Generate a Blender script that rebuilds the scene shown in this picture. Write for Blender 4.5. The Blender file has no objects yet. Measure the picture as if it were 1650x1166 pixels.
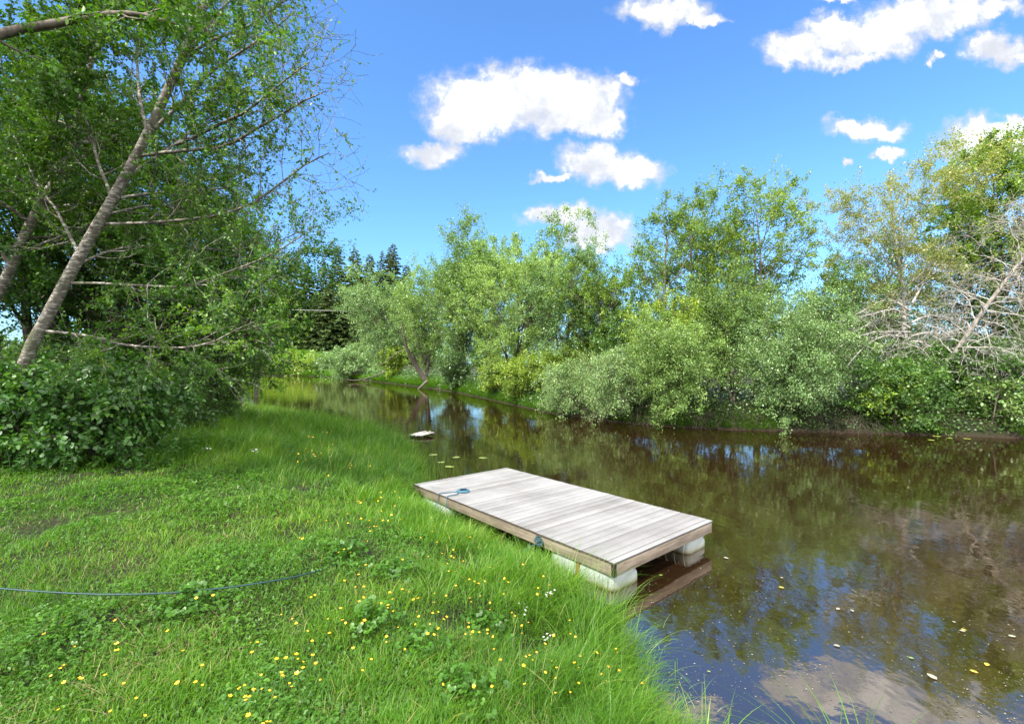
import bpy, math, time
import numpy as np
from math import radians as RAD
T0 = time.time()
S = bpy.context.scene
C = S.collection
PI = math.pi
CAMZ = 2.8
F, CX, HY = 744.0, 825.0, 590.0

def W(px, py, d):
    """A point seen at a place of the photograph, d metres in front of the camera."""
    return np.array([(px - CX) / F * d, d, CAMZ + (HY - py) / F * d])

# ------------------------------------------------------------------ mesh helpers
def mk(name, V, faces, mats, tint=None, smooth=False, parent=None, loc=None, mat_idx=None):
    V = np.asarray(V, dtype=np.float32).reshape(-1, 3)
    me = bpy.data.meshes.new(name)
    me.vertices.add(len(V)); me.vertices.foreach_set('co', V.ravel())
    loops, starts, k = [], [], 0
    for f in faces:
        f = np.asarray(f, dtype=np.int32)
        if len(f) == 0: continue
        n = f.shape[1]
        loops.append(f.ravel()); starts.append(k + np.arange(len(f), dtype=np.int32) * n); k += f.size
    loops = np.concatenate(loops); starts = np.concatenate(starts)
    me.loops.add(len(loops)); me.loops.foreach_set('vertex_index', loops)
    me.polygons.add(len(starts)); me.polygons.foreach_set('loop_start', starts)
    if smooth: me.polygons.foreach_set('use_smooth', np.ones(len(starts), dtype=bool))
    if not isinstance(mats, (list, tuple)): mats = [mats]
    for m in mats: me.materials.append(m)
    if mat_idx is not None: me.polygons.foreach_set('material_index', np.asarray(mat_idx, dtype=np.int32))
    if tint is not None:
        a = me.attributes.new('tint', 'FLOAT', 'POINT')
        a.data.foreach_set('value', np.asarray(tint, dtype=np.float32))
    me.update(calc_edges=True)
    o = bpy.data.objects.new(name, me); C.objects.link(o)
    if parent is not None: o.parent = parent
    if loc is not None: o.location = [float(c) for c in loc]
    return o

def tag(o, label=None, cat=None, group=None, kind=None):
    if label: o['label'] = label
    if cat: o['category'] = cat
    if group: o['group'] = group
    if kind: o['kind'] = kind
    return o

def empty(name, loc, label, cat, group=None, rot=(0, 0, 0)):
    o = bpy.data.objects.new(name, None); C.objects.link(o)
    o.empty_display_size = .2
    o.location = [float(c) for c in loc]; o.rotation_euler = rot
    return tag(o, label, cat, group)

def copy_tree(o, loc, rz, sc=1.0, label=None, group=None):
    r = o.copy(); C.objects.link(r)
    r.location = [float(c) for c in loc]; r.rotation_euler = (0, 0, rz); r.scale = (sc,) * 3 if np.isscalar(sc) else sc
    if label: r['label'] = label
    if group: r['group'] = group
    for ch in list(o.children):
        c = ch.copy(); C.objects.link(c); c.parent = r
    return r

def unit(v): return v / np.maximum(np.linalg.norm(v, axis=-1, keepdims=True), 1e-9)

def tubes(P, R, s=5):
    """P (N,k,3), R (N,k): N tapered tubes; returns verts, quads."""
    N, k, _ = P.shape
    T = np.empty_like(P)
    T[:, 1:-1] = P[:, 2:] - P[:, :-2]; T[:, 0] = P[:, 1] - P[:, 0]; T[:, -1] = P[:, -1] - P[:, -2]
    T = unit(T)
    m = np.abs(unit(P[:, -1] - P[:, 0]))
    ref = np.where((m[:, 2:3] > .75), np.array([[1., 0.13, 0]]), np.array([[0.1, 0, 1.]]))
    ref = np.repeat(ref[:, None, :], k, 1)
    a = unit(np.cross(T, ref)); b = np.cross(T, a)
    th = np.arange(s) * 2 * PI / s
    V = P[:, :, None, :] + R[:, :, None, None] * (np.cos(th)[None, None, :, None] * a[:, :, None, :] + np.sin(th)[None, None, :, None] * b[:, :, None, :])
    i = np.arange(N)[:, None, None] * k * s; j = np.arange(k - 1)[None, :, None] * s; q = np.arange(s)[None, None, :]
    q2 = (q + 1) % s
    A = i + j
    Q = np.stack([A + q, A + q2, A + s + q2, A + s + q], -1).reshape(-1, 4)
    return V.reshape(-1, 3), Q

class Acc:
    def __init__(s): s.V, s.Q, s.T, s.I, s.n = [], [], [], [], 0
    def add(s, V, Q, tint=0.5, mi=0):
        V = np.asarray(V, float).reshape(-1, 3); Q = np.asarray(Q)
        s.V.append(V); s.Q.append(Q + s.n); s.n += len(V); s.I.append(np.full(len(Q), mi))
        s.T.append(np.full(len(V), tint) if np.isscalar(tint) else np.asarray(tint))
    def tube(s, pts, r, sides=6, tint=.5, mi=0):
        P = np.asarray(pts, float)[None]; R = (np.full(P.shape[1], r) if np.isscalar(r) else np.asarray(r, float))[None]
        V, Q = tubes(P, R, sides); s.add(V, Q, tint, mi)
    def box(s, x0, x1, y0, y1, z0, z1, tint=.5, mi=0, bev=0):
        V = np.array([[x, y, z] for z in (z0, z1) for y in (y0, y1) for x in (x0, x1)], float)
        Q = np.array([[0, 2, 3, 1], [4, 5, 7, 6], [0, 1, 5, 4], [2, 6, 7, 3], [0, 4, 6, 2], [1, 3, 7, 5]])
        s.add(V, Q, tint, mi)
    def build(s, name, mats, parent=None, smooth=False, loc=None):
        fs, ii = {}, {}
        for q, mi in zip(s.Q, s.I):
            fs.setdefault(q.shape[1], []).append(q); ii.setdefault(q.shape[1], []).append(mi)
        ks = list(fs)
        return mk(name, np.concatenate(s.V), [np.concatenate(fs[k]) for k in ks], mats, np.concatenate(s.T), smooth, parent, loc, np.concatenate([np.concatenate(ii[k]) for k in ks]))

OVAL = (np.array([[0, 0, 0], [-.30, .28, .07], [-.27, .66, .06], [0, 1, -.08], [.27, .66, .06], [.30, .28, .07]]), np.array([[0, 3, 2, 1], [0, 5, 4, 3]]))
RHOMB = (np.array([[0, 0, 0], [.36, .45, .06], [0, 1, 0], [-.36, .45, .06]]), np.array([[0, 1, 2, 3]]))
NARROW = (np.array([[0, 0, 0], [.17, .45, .05], [0, 1, -.06], [-.17, .45, .05]]), np.array([[0, 1, 2, 3]]))
def _tri():
    V, Q = [], []
    for k, a in enumerate((-1.0, 0, 1.0)):
        c, s_ = math.cos(a), math.sin(a)
        w = OVAL[0] * np.array([1.25, .62, 1]) + np.array([0, .12, 0])
        v = np.stack([w[:, 0] * c + w[:, 1] * s_, -w[:, 0] * s_ + w[:, 1] * c, w[:, 2]], 1)
        V.append(v); Q.append(OVAL[1] + 6 * k)
    return np.concatenate(V), np.concatenate(Q)
TRIFOL = _tri()

def leaves(P, D, Nn, size, tpl):
    D = unit(D); Sd = unit(np.cross(D, Nn)); U = np.cross(Sd, D)
    tv, tq = tpl; m = len(tv)
    V = P[:, None, :] + size[:, None, None] * (tv[None, :, 1:2] * D[:, None] + tv[None, :, 0:1] * Sd[:, None] + tv[None, :, 2:3] * U[:, None])
    Q = (np.arange(len(P))[:, None, None] * m + tq[None]).reshape(-1, tq.shape[1])
    return V.reshape(-1, 3), Q, m

# ------------------------------------------------------------------ materials
def newmat(name):
    m = bpy.data.materials.new(name); m.use_nodes = True
    nt = m.node_tree; nt.nodes.clear()
    return m, nt, nt.nodes, nt.links

def N(nt, t, **kw):
    n = nt.nodes.new(t)
    for k, v in kw.items(): setattr(n, k, v)
    return n

def ramp(nt, fac, stops):
    r = N(nt, 'ShaderNodeValToRGB')
    el = r.color_ramp.elements
    while len(el) < len(stops): el.new(.5)
    for e, (p, c) in zip(el, stops): e.position = p; e.color = (*c, 1)
    nt.links.new(fac, r.inputs[0])
    return r.outputs[0]

def mixc(nt, fac, a, b, blend='MIX'):
    m = N(nt, 'ShaderNodeMix', data_type='RGBA', blend_type=blend)
    for sock, v in ((m.inputs[0], fac), (m.inputs[6], a), (m.inputs[7], b)):
        if isinstance(v, (int, float)): sock.default_value = v
        elif isinstance(v, tuple): sock.default_value = (*v, 1)
        else: nt.links.new(v, sock)
    return m.outputs[2]

def math_(nt, op, a, b=0.0, c=None, clamp=False):
    m = N(nt, 'ShaderNodeMath', operation=op, use_clamp=clamp)
    for i, v in enumerate((a, b) if c is None else (a, b, c)):
        if isinstance(v, (int, float)): m.inputs[i].default_value = v
        else: nt.links.new(v, m.inputs[i])
    return m.outputs[0]

def foliage(name, stops, trans=.4, gloss=.06, rough=.45, tgain=(1.25, 1.25, .6)):
    m, nt, nd, lk = newmat(name)
    at = N(nt, 'ShaderNodeAttribute', attribute_name='tint')
    col = ramp(nt, at.outputs['Fac'], stops)
    d = N(nt, 'ShaderNodeBsdfDiffuse'); lk.new(col, d.inputs[0])
    t = N(nt, 'ShaderNodeBsdfTranslucent')
    lk.new(mixc(nt, 1.0, col, tgain, 'MULTIPLY'), t.inputs[0])
    mx = N(nt, 'ShaderNodeMixShader'); mx.inputs[0].default_value = trans
    lk.new(d.outputs[0], mx.inputs[1]); lk.new(t.outputs[0], mx.inputs[2])
    g = N(nt, 'ShaderNodeBsdfGlossy'); g.inputs['Roughness'].default_value = rough; g.inputs[0].default_value = (1, 1, 1, 1)
    mg = N(nt, 'ShaderNodeMixShader'); mg.inputs[0].default_value = gloss
    lk.new(mx.outputs[0], mg.inputs[1]); lk.new(g.outputs[0], mg.inputs[2])
    o = N(nt, 'ShaderNodeOutputMaterial'); lk.new(mg.outputs[0], o.inputs[0])
    return m

def noise(nt, scale, detail=3, vec=None, rough=.55, dim='3D'):
    n = N(nt, 'ShaderNodeTexNoise', noise_dimensions=dim)
    n.inputs['Scale'].default_value = scale; n.inputs['Detail'].default_value = detail; n.inputs['Roughness'].default_value = rough
    if vec is not None: nt.links.new(vec, n.inputs['Vector'])
    return n.outputs[0]

def mapping(nt, vec, scale=(1, 1, 1), loc=(0, 0, 0)):
    m = N(nt, 'ShaderNodeMapping'); m.inputs['Scale'].default_value = scale; m.inputs['Location'].default_value = loc
    nt.links.new(vec, m.inputs['Vector']); return m.outputs[0]

def principled(nt, col, rough=.8, bump=None, bump_s=.3, spec=.3, dist=.02):
    p = N(nt, 'ShaderNodeBsdfPrincipled')
    if isinstance(col, tuple): p.inputs['Base Color'].default_value = (*col, 1)
    else: nt.links.new(col, p.inputs['Base Color'])
    if isinstance(rough, (int, float)): p.inputs['Roughness'].default_value = rough
    else: nt.links.new(rough, p.inputs['Roughness'])
    p.inputs['Specular IOR Level'].default_value = spec
    if bump is not None:
        b = N(nt, 'ShaderNodeBump'); b.inputs['Strength'].default_value = bump_s; b.inputs['Distance'].default_value = dist
        nt.links.new(bump, b.inputs['Height']); nt.links.new(b.outputs[0], p.inputs['Normal'])
    o = N(nt, 'ShaderNodeOutputMaterial'); nt.links.new(p.outputs[0], o.inputs[0])
    return p

def bark(name, dark, light, spot=None, scale=1.0):
    m, nt, nd, lk = newmat(name)
    tc = N(nt, 'ShaderNodeTexCoord')
    v = mapping(nt, tc.outputs['Object'], (6 * scale, 6 * scale, 2.2 * scale))
    n1 = noise(nt, 1.6, 5, v)
    col = ramp(nt, n1, [(.3, dark), (.7, light)])
    if spot:
        v2 = mapping(nt, tc.outputs['Object'], (5 * scale, 5 * scale, 17 * scale))
        n2 = noise(nt, 1.7, 4, v2)
        f = ramp(nt, n2, [(.53, (0, 0, 0)), (.60, (1, 1, 1))])
        col = mixc(nt, f, col, spot)
        n3 = noise(nt, 1.0, 4, mapping(nt, tc.outputs['Object'], (2.2, 2.2, 1.1), (4.1, 2.2, .7)))
        col = mixc(nt, ramp(nt, n3, [(.52, (0, 0, 0)), (.66, (.75, .75, .75))]), col, (.05, .062, .024))
        n4 = noise(nt, 1.0, 3, mapping(nt, tc.outputs['Object'], (9, 9, 5), (1.4, 3.2, .3)))
        col = mixc(nt, ramp(nt, n4, [(.66, (0, 0, 0)), (.72, (.85, .85, .85))]), col, (.022, .019, .016))
    principled(nt, col, .85, n1, .6, .2)
    return m

M = {}
M['alder'] = foliage('alder_leaf', [(0, (.055, .118, .016)), (.55, (.112, .205, .026)), (1, (.21, .30, .036))], .42, .025)
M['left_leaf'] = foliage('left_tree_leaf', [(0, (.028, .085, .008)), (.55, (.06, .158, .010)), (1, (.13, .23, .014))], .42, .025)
M['willow'] = foliage('willow_leaf', [(0, (.066, .140, .024)), (.55, (.140, .250, .048)), (1, (.26, .38, .085))], .38, .035)
M['silver'] = foliage('silver_willow_leaf', [(0, (.062, .135, .034)), (.5, (.130, .240, .064)), (1, (.27, .38, .13))], .34, .04)
M['yellow'] = foliage('yellow_green_leaf', [(0, (.085, .17, .012)), (.5, (.19, .30, .02)), (1, (.32, .41, .035))], .4, .04)
M['olive'] = foliage('thin_olive_leaf', [(0, (.10, .14, .022)), (.5, (.19, .23, .04)), (1, (.30, .28, .085))], .42, .04)
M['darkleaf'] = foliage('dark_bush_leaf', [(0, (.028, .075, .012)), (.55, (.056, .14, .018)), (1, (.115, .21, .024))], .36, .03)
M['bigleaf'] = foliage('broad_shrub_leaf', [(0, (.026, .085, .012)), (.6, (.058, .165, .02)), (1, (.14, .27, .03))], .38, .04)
M['spruce'] = foliage('spruce_needle', [(0, (.034, .060, .018)), (.6, (.060, .098, .026)), (1, (.11, .155, .036))], .2, .015)
M['grass'] = foliage('lawn_blade', [(0, (.028, .096, .005)), (.5, (.066, .184, .006)), (.88, (.138, .275, .011)), (1, (.30, .28, .08))], .45, .015)
M['tall'] = foliage('tall_grass_blade', [(0, (.032, .105, .005)), (.5, (.080, .200, .008)), (.9, (.20, .32, .035)), (1, (.30, .33, .09))], .45, .02)
M['clover'] = foliage('lawn_herb_leaf', [(0, (.024, .085, .006)), (.5, (.052, .152, .007)), (1, (.105, .23, .012))], .38, .025)
M['under'] = foliage('bank_herb_leaf', [(0, (.03, .075, .012)), (.5, (.06, .14, .018)), (1, (.13, .22, .03))], .35, .05)
M['straw'] = foliage('dry_grass', [(0, (.10, .08, .035)), (.5, (.20, .16, .07)), (1, (.32, .27, .13))], .3, .03)

M['bark_grey'] = bark('grey_alder_bark', (.06, .052, .042), (.165, .148, .122), (.31, .29, .255))
M['bark_dark'] = bark('dark_bark', (.03, .025, .02), (.085, .07, .055))
M['bark_mid'] = bark('brown_grey_bark', (.06, .05, .04), (.17, .145, .115))
M['bark_dead'] = bark('dead_grey_wood', (.17, .158, .14), (.40, .38, .35))
M['bark_dtrunk'] = bark('grey_dead_trunk', (.08, .07, .058), (.24, .22, .195))
M['bark_red'] = bark('rotten_log_bark', (.07, .045, .03), (.2, .13, .085))

def m_soil():
    m, nt, nd, lk = newmat('soil')
    tc = N(nt, 'ShaderNodeTexCoord')
    n1 = noise(nt, 1.3, 6, tc.outputs['Object']); n2 = noise(nt, 22, 4, tc.outputs['Object'])
    g = ramp(nt, n1, [(.35, (.014, .020, .006)), (.5, (.020, .026, .008)), (.68, (.034, .026, .014))])
    e = ramp(nt, n2, [(.3, (.35, .35, .35)), (.75, (1.2, 1.2, 1.2))])
    sp = N(nt, 'ShaderNodeSeparateXYZ'); lk.new(tc.outputs['Object'], sp.inputs[0])
    wet = ramp(nt, math_(nt, 'ADD', sp.outputs[2], math_(nt, 'MULTIPLY', n1, .5)), [(.27, (1, 1, 1)), (.42, (0, 0, 0))])
    g = mixc(nt, wet, g, (.030, .021, .013))
    principled(nt, mixc(nt, 1.0, g, e, 'MULTIPLY'), .9, n2, .8, .2, .03)
    return m
M['soil'] = m_soil()

def m_water():
    m, nt, nd, lk = newmat('river_water')
    tc = N(nt, 'ShaderNodeTexCoord')
    P = tc.outputs['Object']
    n1 = noise(nt, 1.0, 3, mapping(nt, P, (1.6, 1.1, 1)), .5)
    n2 = noise(nt, 1.0, 2, mapping(nt, P, (7, 5.5, 1)), .5)
    n3 = noise(nt, 1.0, 2, mapping(nt, P, (17, 22, 1)), .5)
    patch = ramp(nt, noise(nt, 1.0, 2, mapping(nt, P, (.11, .2, 1), (3.1, 1.7, 0))), [(.45, (.10, .10, .10)), (.62, (1, 1, 1))])
    h = math_(nt, 'ADD', math_(nt, 'MULTIPLY', n1, .9), math_(nt, 'MULTIPLY', n2, .16))
    h = math_(nt, 'ADD', h, math_(nt, 'MULTIPLY', math_(nt, 'MULTIPLY', n3, patch), .05))
    b = N(nt, 'ShaderNodeBump'); b.inputs['Strength'].default_value = .30; b.inputs['Distance'].default_value = .022
    lk.new(h, b.inputs['Height'])
    d = N(nt, 'ShaderNodeBsdfDiffuse')
    lk.new(ramp(nt, noise(nt, .35, 3, P), [(.3, (.010, .0048, .0020)), (.7, (.014, .0070, .0029))]), d.inputs[0])
    g = N(nt, 'ShaderNodeBsdfGlossy'); g.inputs['Roughness'].default_value = .03; g.inputs[0].default_value = (1, .945, .84, 1)
    lk.new(b.outputs[0], g.inputs['Normal'])
    fr = N(nt, 'ShaderNodeFresnel'); fr.inputs['IOR'].default_value = 3.2
    lk.new(b.outputs[0], fr.inputs['Normal'])
    mx = N(nt, 'ShaderNodeMixShader'); lk.new(fr.outputs[0], mx.inputs[0]); lk.new(d.outputs[0], mx.inputs[1]); lk.new(g.outputs[0], mx.inputs[2])
    o = N(nt, 'ShaderNodeOutputMaterial'); lk.new(mx.outputs[0], o.inputs[0])
    return m
M['water'] = m_water()

def m_deck():
    m, nt, nd, lk = newmat('weathered_deck_board')
    tc = N(nt, 'ShaderNodeTexCoord'); P = tc.outputs['Object']
    at = N(nt, 'ShaderNodeAttribute', attribute_name='tint')
    grain = noise(nt, 1.0, 5, mapping(nt, P, (3, 70, 3)))
    base = ramp(nt, at.outputs['Fac'], [(0, (.122, .120, .118)), (.5, (.178, .178, .182)), (1, (.218, .216, .214))])
    gr = ramp(nt, grain, [(.3, (.86, .85, .84)), (.65, (1.03, 1.03, 1.03))])
    col = mixc(nt, 1.0, base, gr, 'MULTIPLY')
    vo = N(nt, 'ShaderNodeTexVoronoi'); vo.inputs['Scale'].default_value = 1.0
    lk.new(mapping(nt, P, (2.3, 6.9, .1)), vo.inputs['Vector'])
    kn = ramp(nt, vo.outputs['Distance'], [(.05, (1, 1, 1)), (.10, (0, 0, 0))])
    col = mixc(nt, math_(nt, 'MULTIPLY', kn, .75), col, (.16, .12, .09))
    stain = ramp(nt, noise(nt, 1.1, 4, P), [(.40, (1.04, 1.04, 1.04)), (.70, (.74, .735, .72))])
    col = mixc(nt, 1.0, col, stain, 'MULTIPLY')
    principled(nt, col, .8, grain, .25, .2, .004)
    return m
M['deck'] = m_deck()

def m_timber(name, a, b, axis):
    m, nt, nd, lk = newmat(name)
    tc = N(nt, 'ShaderNodeTexCoord'); P = tc.outputs['Object']
    sc = {'x': (1.6, 40, 40), 'y': (40, 1.6, 40)}[axis]
    g = noise(nt, 1.0, 5, mapping(nt, P, sc), .6)
    big = noise(nt, 1.0, 3, mapping(nt, P, (2.4, 2.4, 9)))
    col = ramp(nt, g, [(.3, a), (.7, b)])
    col = mixc(nt, 1.0, col, ramp(nt, big, [(.35, (.72, .70, .66)), (.65, (1.08, 1.06, 1.04))]), 'MULTIPLY')
    vo = N(nt, 'ShaderNodeTexVoronoi'); vo.inputs['Scale'].default_value = 1.0
    lk.new(mapping(nt, P, tuple(3.0 if s > 10 and i < 2 else (2.2 if i < 2 else 9) for i, s in enumerate(sc))), vo.inputs['Vector'])
    kn = ramp(nt, vo.outputs['Distance'], [(.05, (1, 1, 1)), (.12, (0, 0, 0))])
    col = mixc(nt, math_(nt, 'MULTIPLY', kn, .7), col, (.10, .06, .035))
    principled(nt, col, .8, g, .3, .2, .004)
    return m
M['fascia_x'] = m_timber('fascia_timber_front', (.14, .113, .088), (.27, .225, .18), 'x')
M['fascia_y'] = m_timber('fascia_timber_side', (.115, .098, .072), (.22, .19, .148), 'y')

def simple(name, col, rough=.6, spec=.4, n=None):
    m, nt, nd, lk = newmat(name)
    if n:
        tc = N(nt, 'ShaderNodeTexCoord')
        f = noise(nt, n[0], 4, tc.outputs['Object'])
        c = ramp(nt, f, [(.3, tuple(x * n[1] for x in col)), (.7, tuple(min(1, x * n[2]) for x in col))])
        principled(nt, c, rough, f, .2, spec, .004)
    else: principled(nt, col, rough, spec=spec)
    return m
M['endgrain'] = simple('dark_board_end', (.055, .045, .036), .9, .1, (60, .6, 1.5))
M['blackwood'] = simple('black_corner_post', (.018, .015, .012), .9, .1, (30, .7, 1.4))
def m_float():
    m, nt, nd, lk = newmat('white_plastic_float')
    tc = N(nt, 'ShaderNodeTexCoord'); sp = N(nt, 'ShaderNodeSeparateXYZ'); lk.new(tc.outputs['Object'], sp.inputs[0])
    n = noise(nt, 6, 4, tc.outputs['Object'])
    z = math_(nt, 'ADD', sp.outputs[2], math_(nt, 'MULTIPLY', math_(nt, 'SUBTRACT', n, .5), .07))
    col = ramp(nt, math_(nt, 'ADD', math_(nt, 'MULTIPLY', z, 3.5), .15), [(.16, (.06, .055, .025)), (.24, (.19, .18, .11)), (.36, (.27, .285, .25)), (.55, (.30, .33, .318)), (1, (.32, .35, .34))])
    p = principled(nt, col, .38, n, .1, .4, .01)
    p.inputs['Subsurface Weight'].default_value = .0
    return m
M['float'] = m_float()
M['strap'] = simple('brown_strap', (.19, .11, .03), .7, .3, (40, .7, 1.3))
M['rope_blue'] = simple('blue_rope', (.025, .085, .125), .65, .3, (150, .6, 1.5))
M['rope_knot'] = simple('knot_rope', (.012, .036, .045), .65, .3, (150, .6, 1.5))
M['rope_teal'] = simple('teal_rope', (.005, .03, .034), .55, .4, (150, .6, 1.5))
M['palewood'] = simple('pale_plank', (.36, .34, .30), .85, .2, (9, .75, 1.15))
M['cable'] = simple('pale_cable', (.3, .3, .3), .6, .3)
M['petal'] = simple('buttercup_petal', (.66, .36, .006), .35, .5)
M['white'] = simple('white_petal', (.5, .51, .48), .6, .3)
M['stem'] = simple('flower_stem', (.06, .13, .02), .7, .2)
M['pad'] = foliage('lily_pad', [(0, (.10, .16, .02)), (1, (.25, .30, .05))], .1, .1)
M['fleaf'] = foliage('floating_leaf', [(0, (.21, .20, .16)), (.45, (.21, .21, .15)), (.7, (.32, .25, .02)), (1, (.12, .19, .04))], .1, .06)
M['speck'] = foliage('water_speck', [(0, (.07, .055, .035)), (.6, (.13, .115, .08)), (1, (.27, .26, .22))], .05, .03)

# ------------------------------------------------------------------ terrain
LEFT = [(-30, -60), (22, -30), (9, 1.5), (5, 2.3), (3.4, 2.6), (2.4, 2.75), (1.55, 3.05), (1.12, 3.6), (1.08, 4.3), (1.10, 5.1), (.78, 5.75), (.22, 6.45), (-.5, 7.3), (-1.25, 8.3), (-1.85, 9.4), (-2.05, 10.6), (-2.6, 12.6), (-3.3, 15.0), (-4.4, 17.4), (-6.2, 19.6), (-8.4, 21.8), (-11, 24.2), (-15.2, 28), (-21, 34.5), (-31, 50), (-48, 80), (-68, 110), (-105, 124), (-170, 132)]
RIGHT = [(-170, 150), (-110, 143), (-80, 136), (-62, 134), (-54, 130), (-46, 118), (-31, 94), (-20, 76), (-12, 62), (-6.2, 50), (-2.6, 41), (.2, 33.2), (2.7, 26.8), (5.2, 23.2), (7.7, 21.2), (10.5, 20.2), (13, 19.6), (16.6, 18.9), (20, 17.9), (26, 16), (40, 11), (80, -4), (160, -40), (160, -90)]
SHORE = np.array(LEFT + RIGHT, float)
NL = len(LEFT)
def shore_d(x, y):
    x = np.asarray(x, float); y = np.asarray(y, float); sh = x.shape; x = x.ravel(); y = y.ravel()
    out = np.empty(len(x)); side = np.empty(len(x), int)
    A = SHORE; B = np.roll(SHORE, -1, 0); D = B - A; L2 = (D ** 2).sum(1)
    for s in range(0, len(x), 40000):
        px = x[s:s + 40000, None]; py = y[s:s + 40000, None]
        t = np.clip(((px - A[:, 0]) * D[:, 0] + (py - A[:, 1]) * D[:, 1]) / L2, 0, 1)
        dd = np.hypot(px - A[:, 0] - t * D[:, 0], py - A[:, 1] - t * D[:, 1])
        k = dd.argmin(1); d = dd[np.arange(len(k)), k]
        cross = ((A[:, 1] > py) != (B[:, 1] > py)) & (px < D[:, 0] * (py - A[:, 1]) / np.where(D[:, 1] == 0, 1e-9, D[:, 1]) + A[:, 0])
        inside = cross.sum(1) % 2 == 1
        out[s:s + 40000] = np.where(inside, -d, d); side[s:s + 40000] = k >= NL - 1
    return out.reshape(sh), side.reshape(sh)
def sstep(a, b, x): t = np.clip((x - a) / (b - a), 0, 1); return t * t * (3 - 2 * t)
def bumps(x, y):
    return (np.sin(1.9 * x + 1.3 * y + .4) * np.sin(1.1 * x - 2.3 * y + 1.7) + .6 * np.sin(4.7 * x + 2.1 * y) * np.sin(3.1 * y - 2.2 * x + .5) + .4 * np.sin(7.9 * x - 5.3 * y) * np.sin(6.1 * y + 4.2 * x))
HOLES = [(.12, 4.0, .30, .24), (.42, 4.2, .24, .20), (-.50, 5.35, .32, .22), (-2.55, 5.35, .24, .06), (-.38, 3.95, .24, .12), (-.9, 6.9, .25, .16)]
def hole_at(x, y): return sum(np.exp(-((x - hx) ** 2 + (y - hy_) ** 2) / (hr * .8) ** 2) for hx, hy_, hr, hd in HOLES)
def height(x, y, full=False):
    x = np.asarray(x, float); y = np.asarray(y, float)
    d, side = shore_d(x, y)
    zmax = 1.0 - .38 * sstep(9, 16, y)
    zl = zmax * (1 - np.exp(-np.maximum(d, 0) / 1.6)) + .008 * np.clip(d, 0, 80)
    zr = 1.0 * (1 - np.exp(-np.maximum(d, 0) / .7)) + .02 * np.clip(d, 0, 60)
    z = np.where(side == 1, zr, zl)
    z = z + 6.6 * np.exp(-((x + 76) / 34) ** 2 - ((y - 156) / 14) ** 2) * sstep(0, 9, d)
    z = z + .035 * bumps(x, y) * sstep(0, 1.2, d)
    for hx, hy_, hr, hd in HOLES: z = z - hd * np.exp(-((x - hx) ** 2 + (y - hy_) ** 2) / hr ** 2)
    z = np.where(d < 0, -np.minimum(.9, -d * .55), z)
    return (z, d, side) if full else z

def sinh_axis(a, b, n, k): 
    t0, t1 = np.arcsinh(a / k), np.arcsinh(b / k)
    return np.sinh(np.linspace(t0, t1, n)) * k
gx = sinh_axis(-900, 900, 420, 5.0); gy = sinh_axis(-130, 1300, 400, 9.0)
X, Y = np.meshgrid(gx, gy)
Z = height(X, Y)
nx, ny = len(gx), len(gy)
idx = np.arange(nx * ny).reshape(ny, nx)
Q = np.stack([idx[:-1, :-1], idx[:-1, 1:], idx[1:, 1:], idx[1:, :-1]], -1).reshape(-1, 4)
g = mk('ground', np.stack([X, Y, Z], -1), [Q], M['soil'], smooth=True)
tag(g, kind='structure')
wq = mk('river', np.array([[-240, -95, 0], [170, -95, 0], [170, 175, 0], [-240, 175, 0]]), [np.array([[0, 1, 2, 3]])], M['water'])
tag(wq, kind='structure')
def gz(x, y): return float(height(np.array([x]), np.array([y]))[0])

# ------------------------------------------------------------------ trees
def lerp_poly(P, t):
    k = P.shape[1]; f = np.clip(t, 0, .9999) * (k - 1); i = f.astype(int); u = (f - i)[:, None]; r = np.arange(len(t))
    a, b = P[r, i], P[r, i + 1]
    return a + (b - a) * u, unit(b - a)
def spawn(rng, P, R, n, t0, t1, length, ang, up=.0, wob=.18, nseg=4, rr=.55, tpow=1.0, rmin=.003, flat=0.0, var=(.65, 1.25)):
    """n children on each tube of P; length: function (t, parent length) -> length."""
    Np, k, _ = P.shape
    par = np.repeat(np.arange(Np), n)
    base = np.tile((np.arange(n) + .5) / n, Np) + rng.uniform(-.5, .5, Np * n) / n
    t = t0 + (t1 - t0) * np.clip(base, 0, 1) ** tpow
    p0, tg = lerp_poly(P[par], t)
    plen = np.linalg.norm(np.diff(P, axis=1), axis=2).sum(1)[par]
    f = np.clip(t, 0, .9999) * (k - 1); i = f.astype(int)
    r0 = R[par, i] + (R[par, i + 1] - R[par, i]) * (f - i)
    az = np.tile(np.arange(n) * 2.399, Np) + rng.uniform(0, 2 * PI, Np)[par] + rng.normal(0, .5, Np * n)
    ref = np.where(np.abs(tg[:, 2:3]) > .8, np.array([[1., 0, 0]]), np.array([[0, 0, 1.]]))
    a = unit(np.cross(tg, ref)); b = np.cross(tg, a)
    side = np.cos(az)[:, None] * a + np.sin(az)[:, None] * b
    if flat: side[:, 2] *= (1 - flat); side = unit(side)
    an = RAD(ang) * rng.uniform(.75, 1.25, Np * n)
    d = unit(tg * np.cos(an)[:, None] + side * np.sin(an)[:, None])
    Ln = length(t, plen) * rng.uniform(*var, Np * n)
    pts = [p0]; st = (Ln / nseg)[:, None]
    for s in range(nseg):
        d = unit(d + rng.normal(0, wob, d.shape) + np.array([0, 0, up / nseg]))
        pts.append(pts[-1] + d * st)
    Pn = np.stack(pts, 1)
    rb = np.minimum(r0 * rr, Ln * .022 + .003)
    Rn = np.maximum(rb[:, None] * (1 - np.linspace(0, 1, nseg + 1))[None] ** .8, rmin)
    return Pn, Rn
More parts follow.
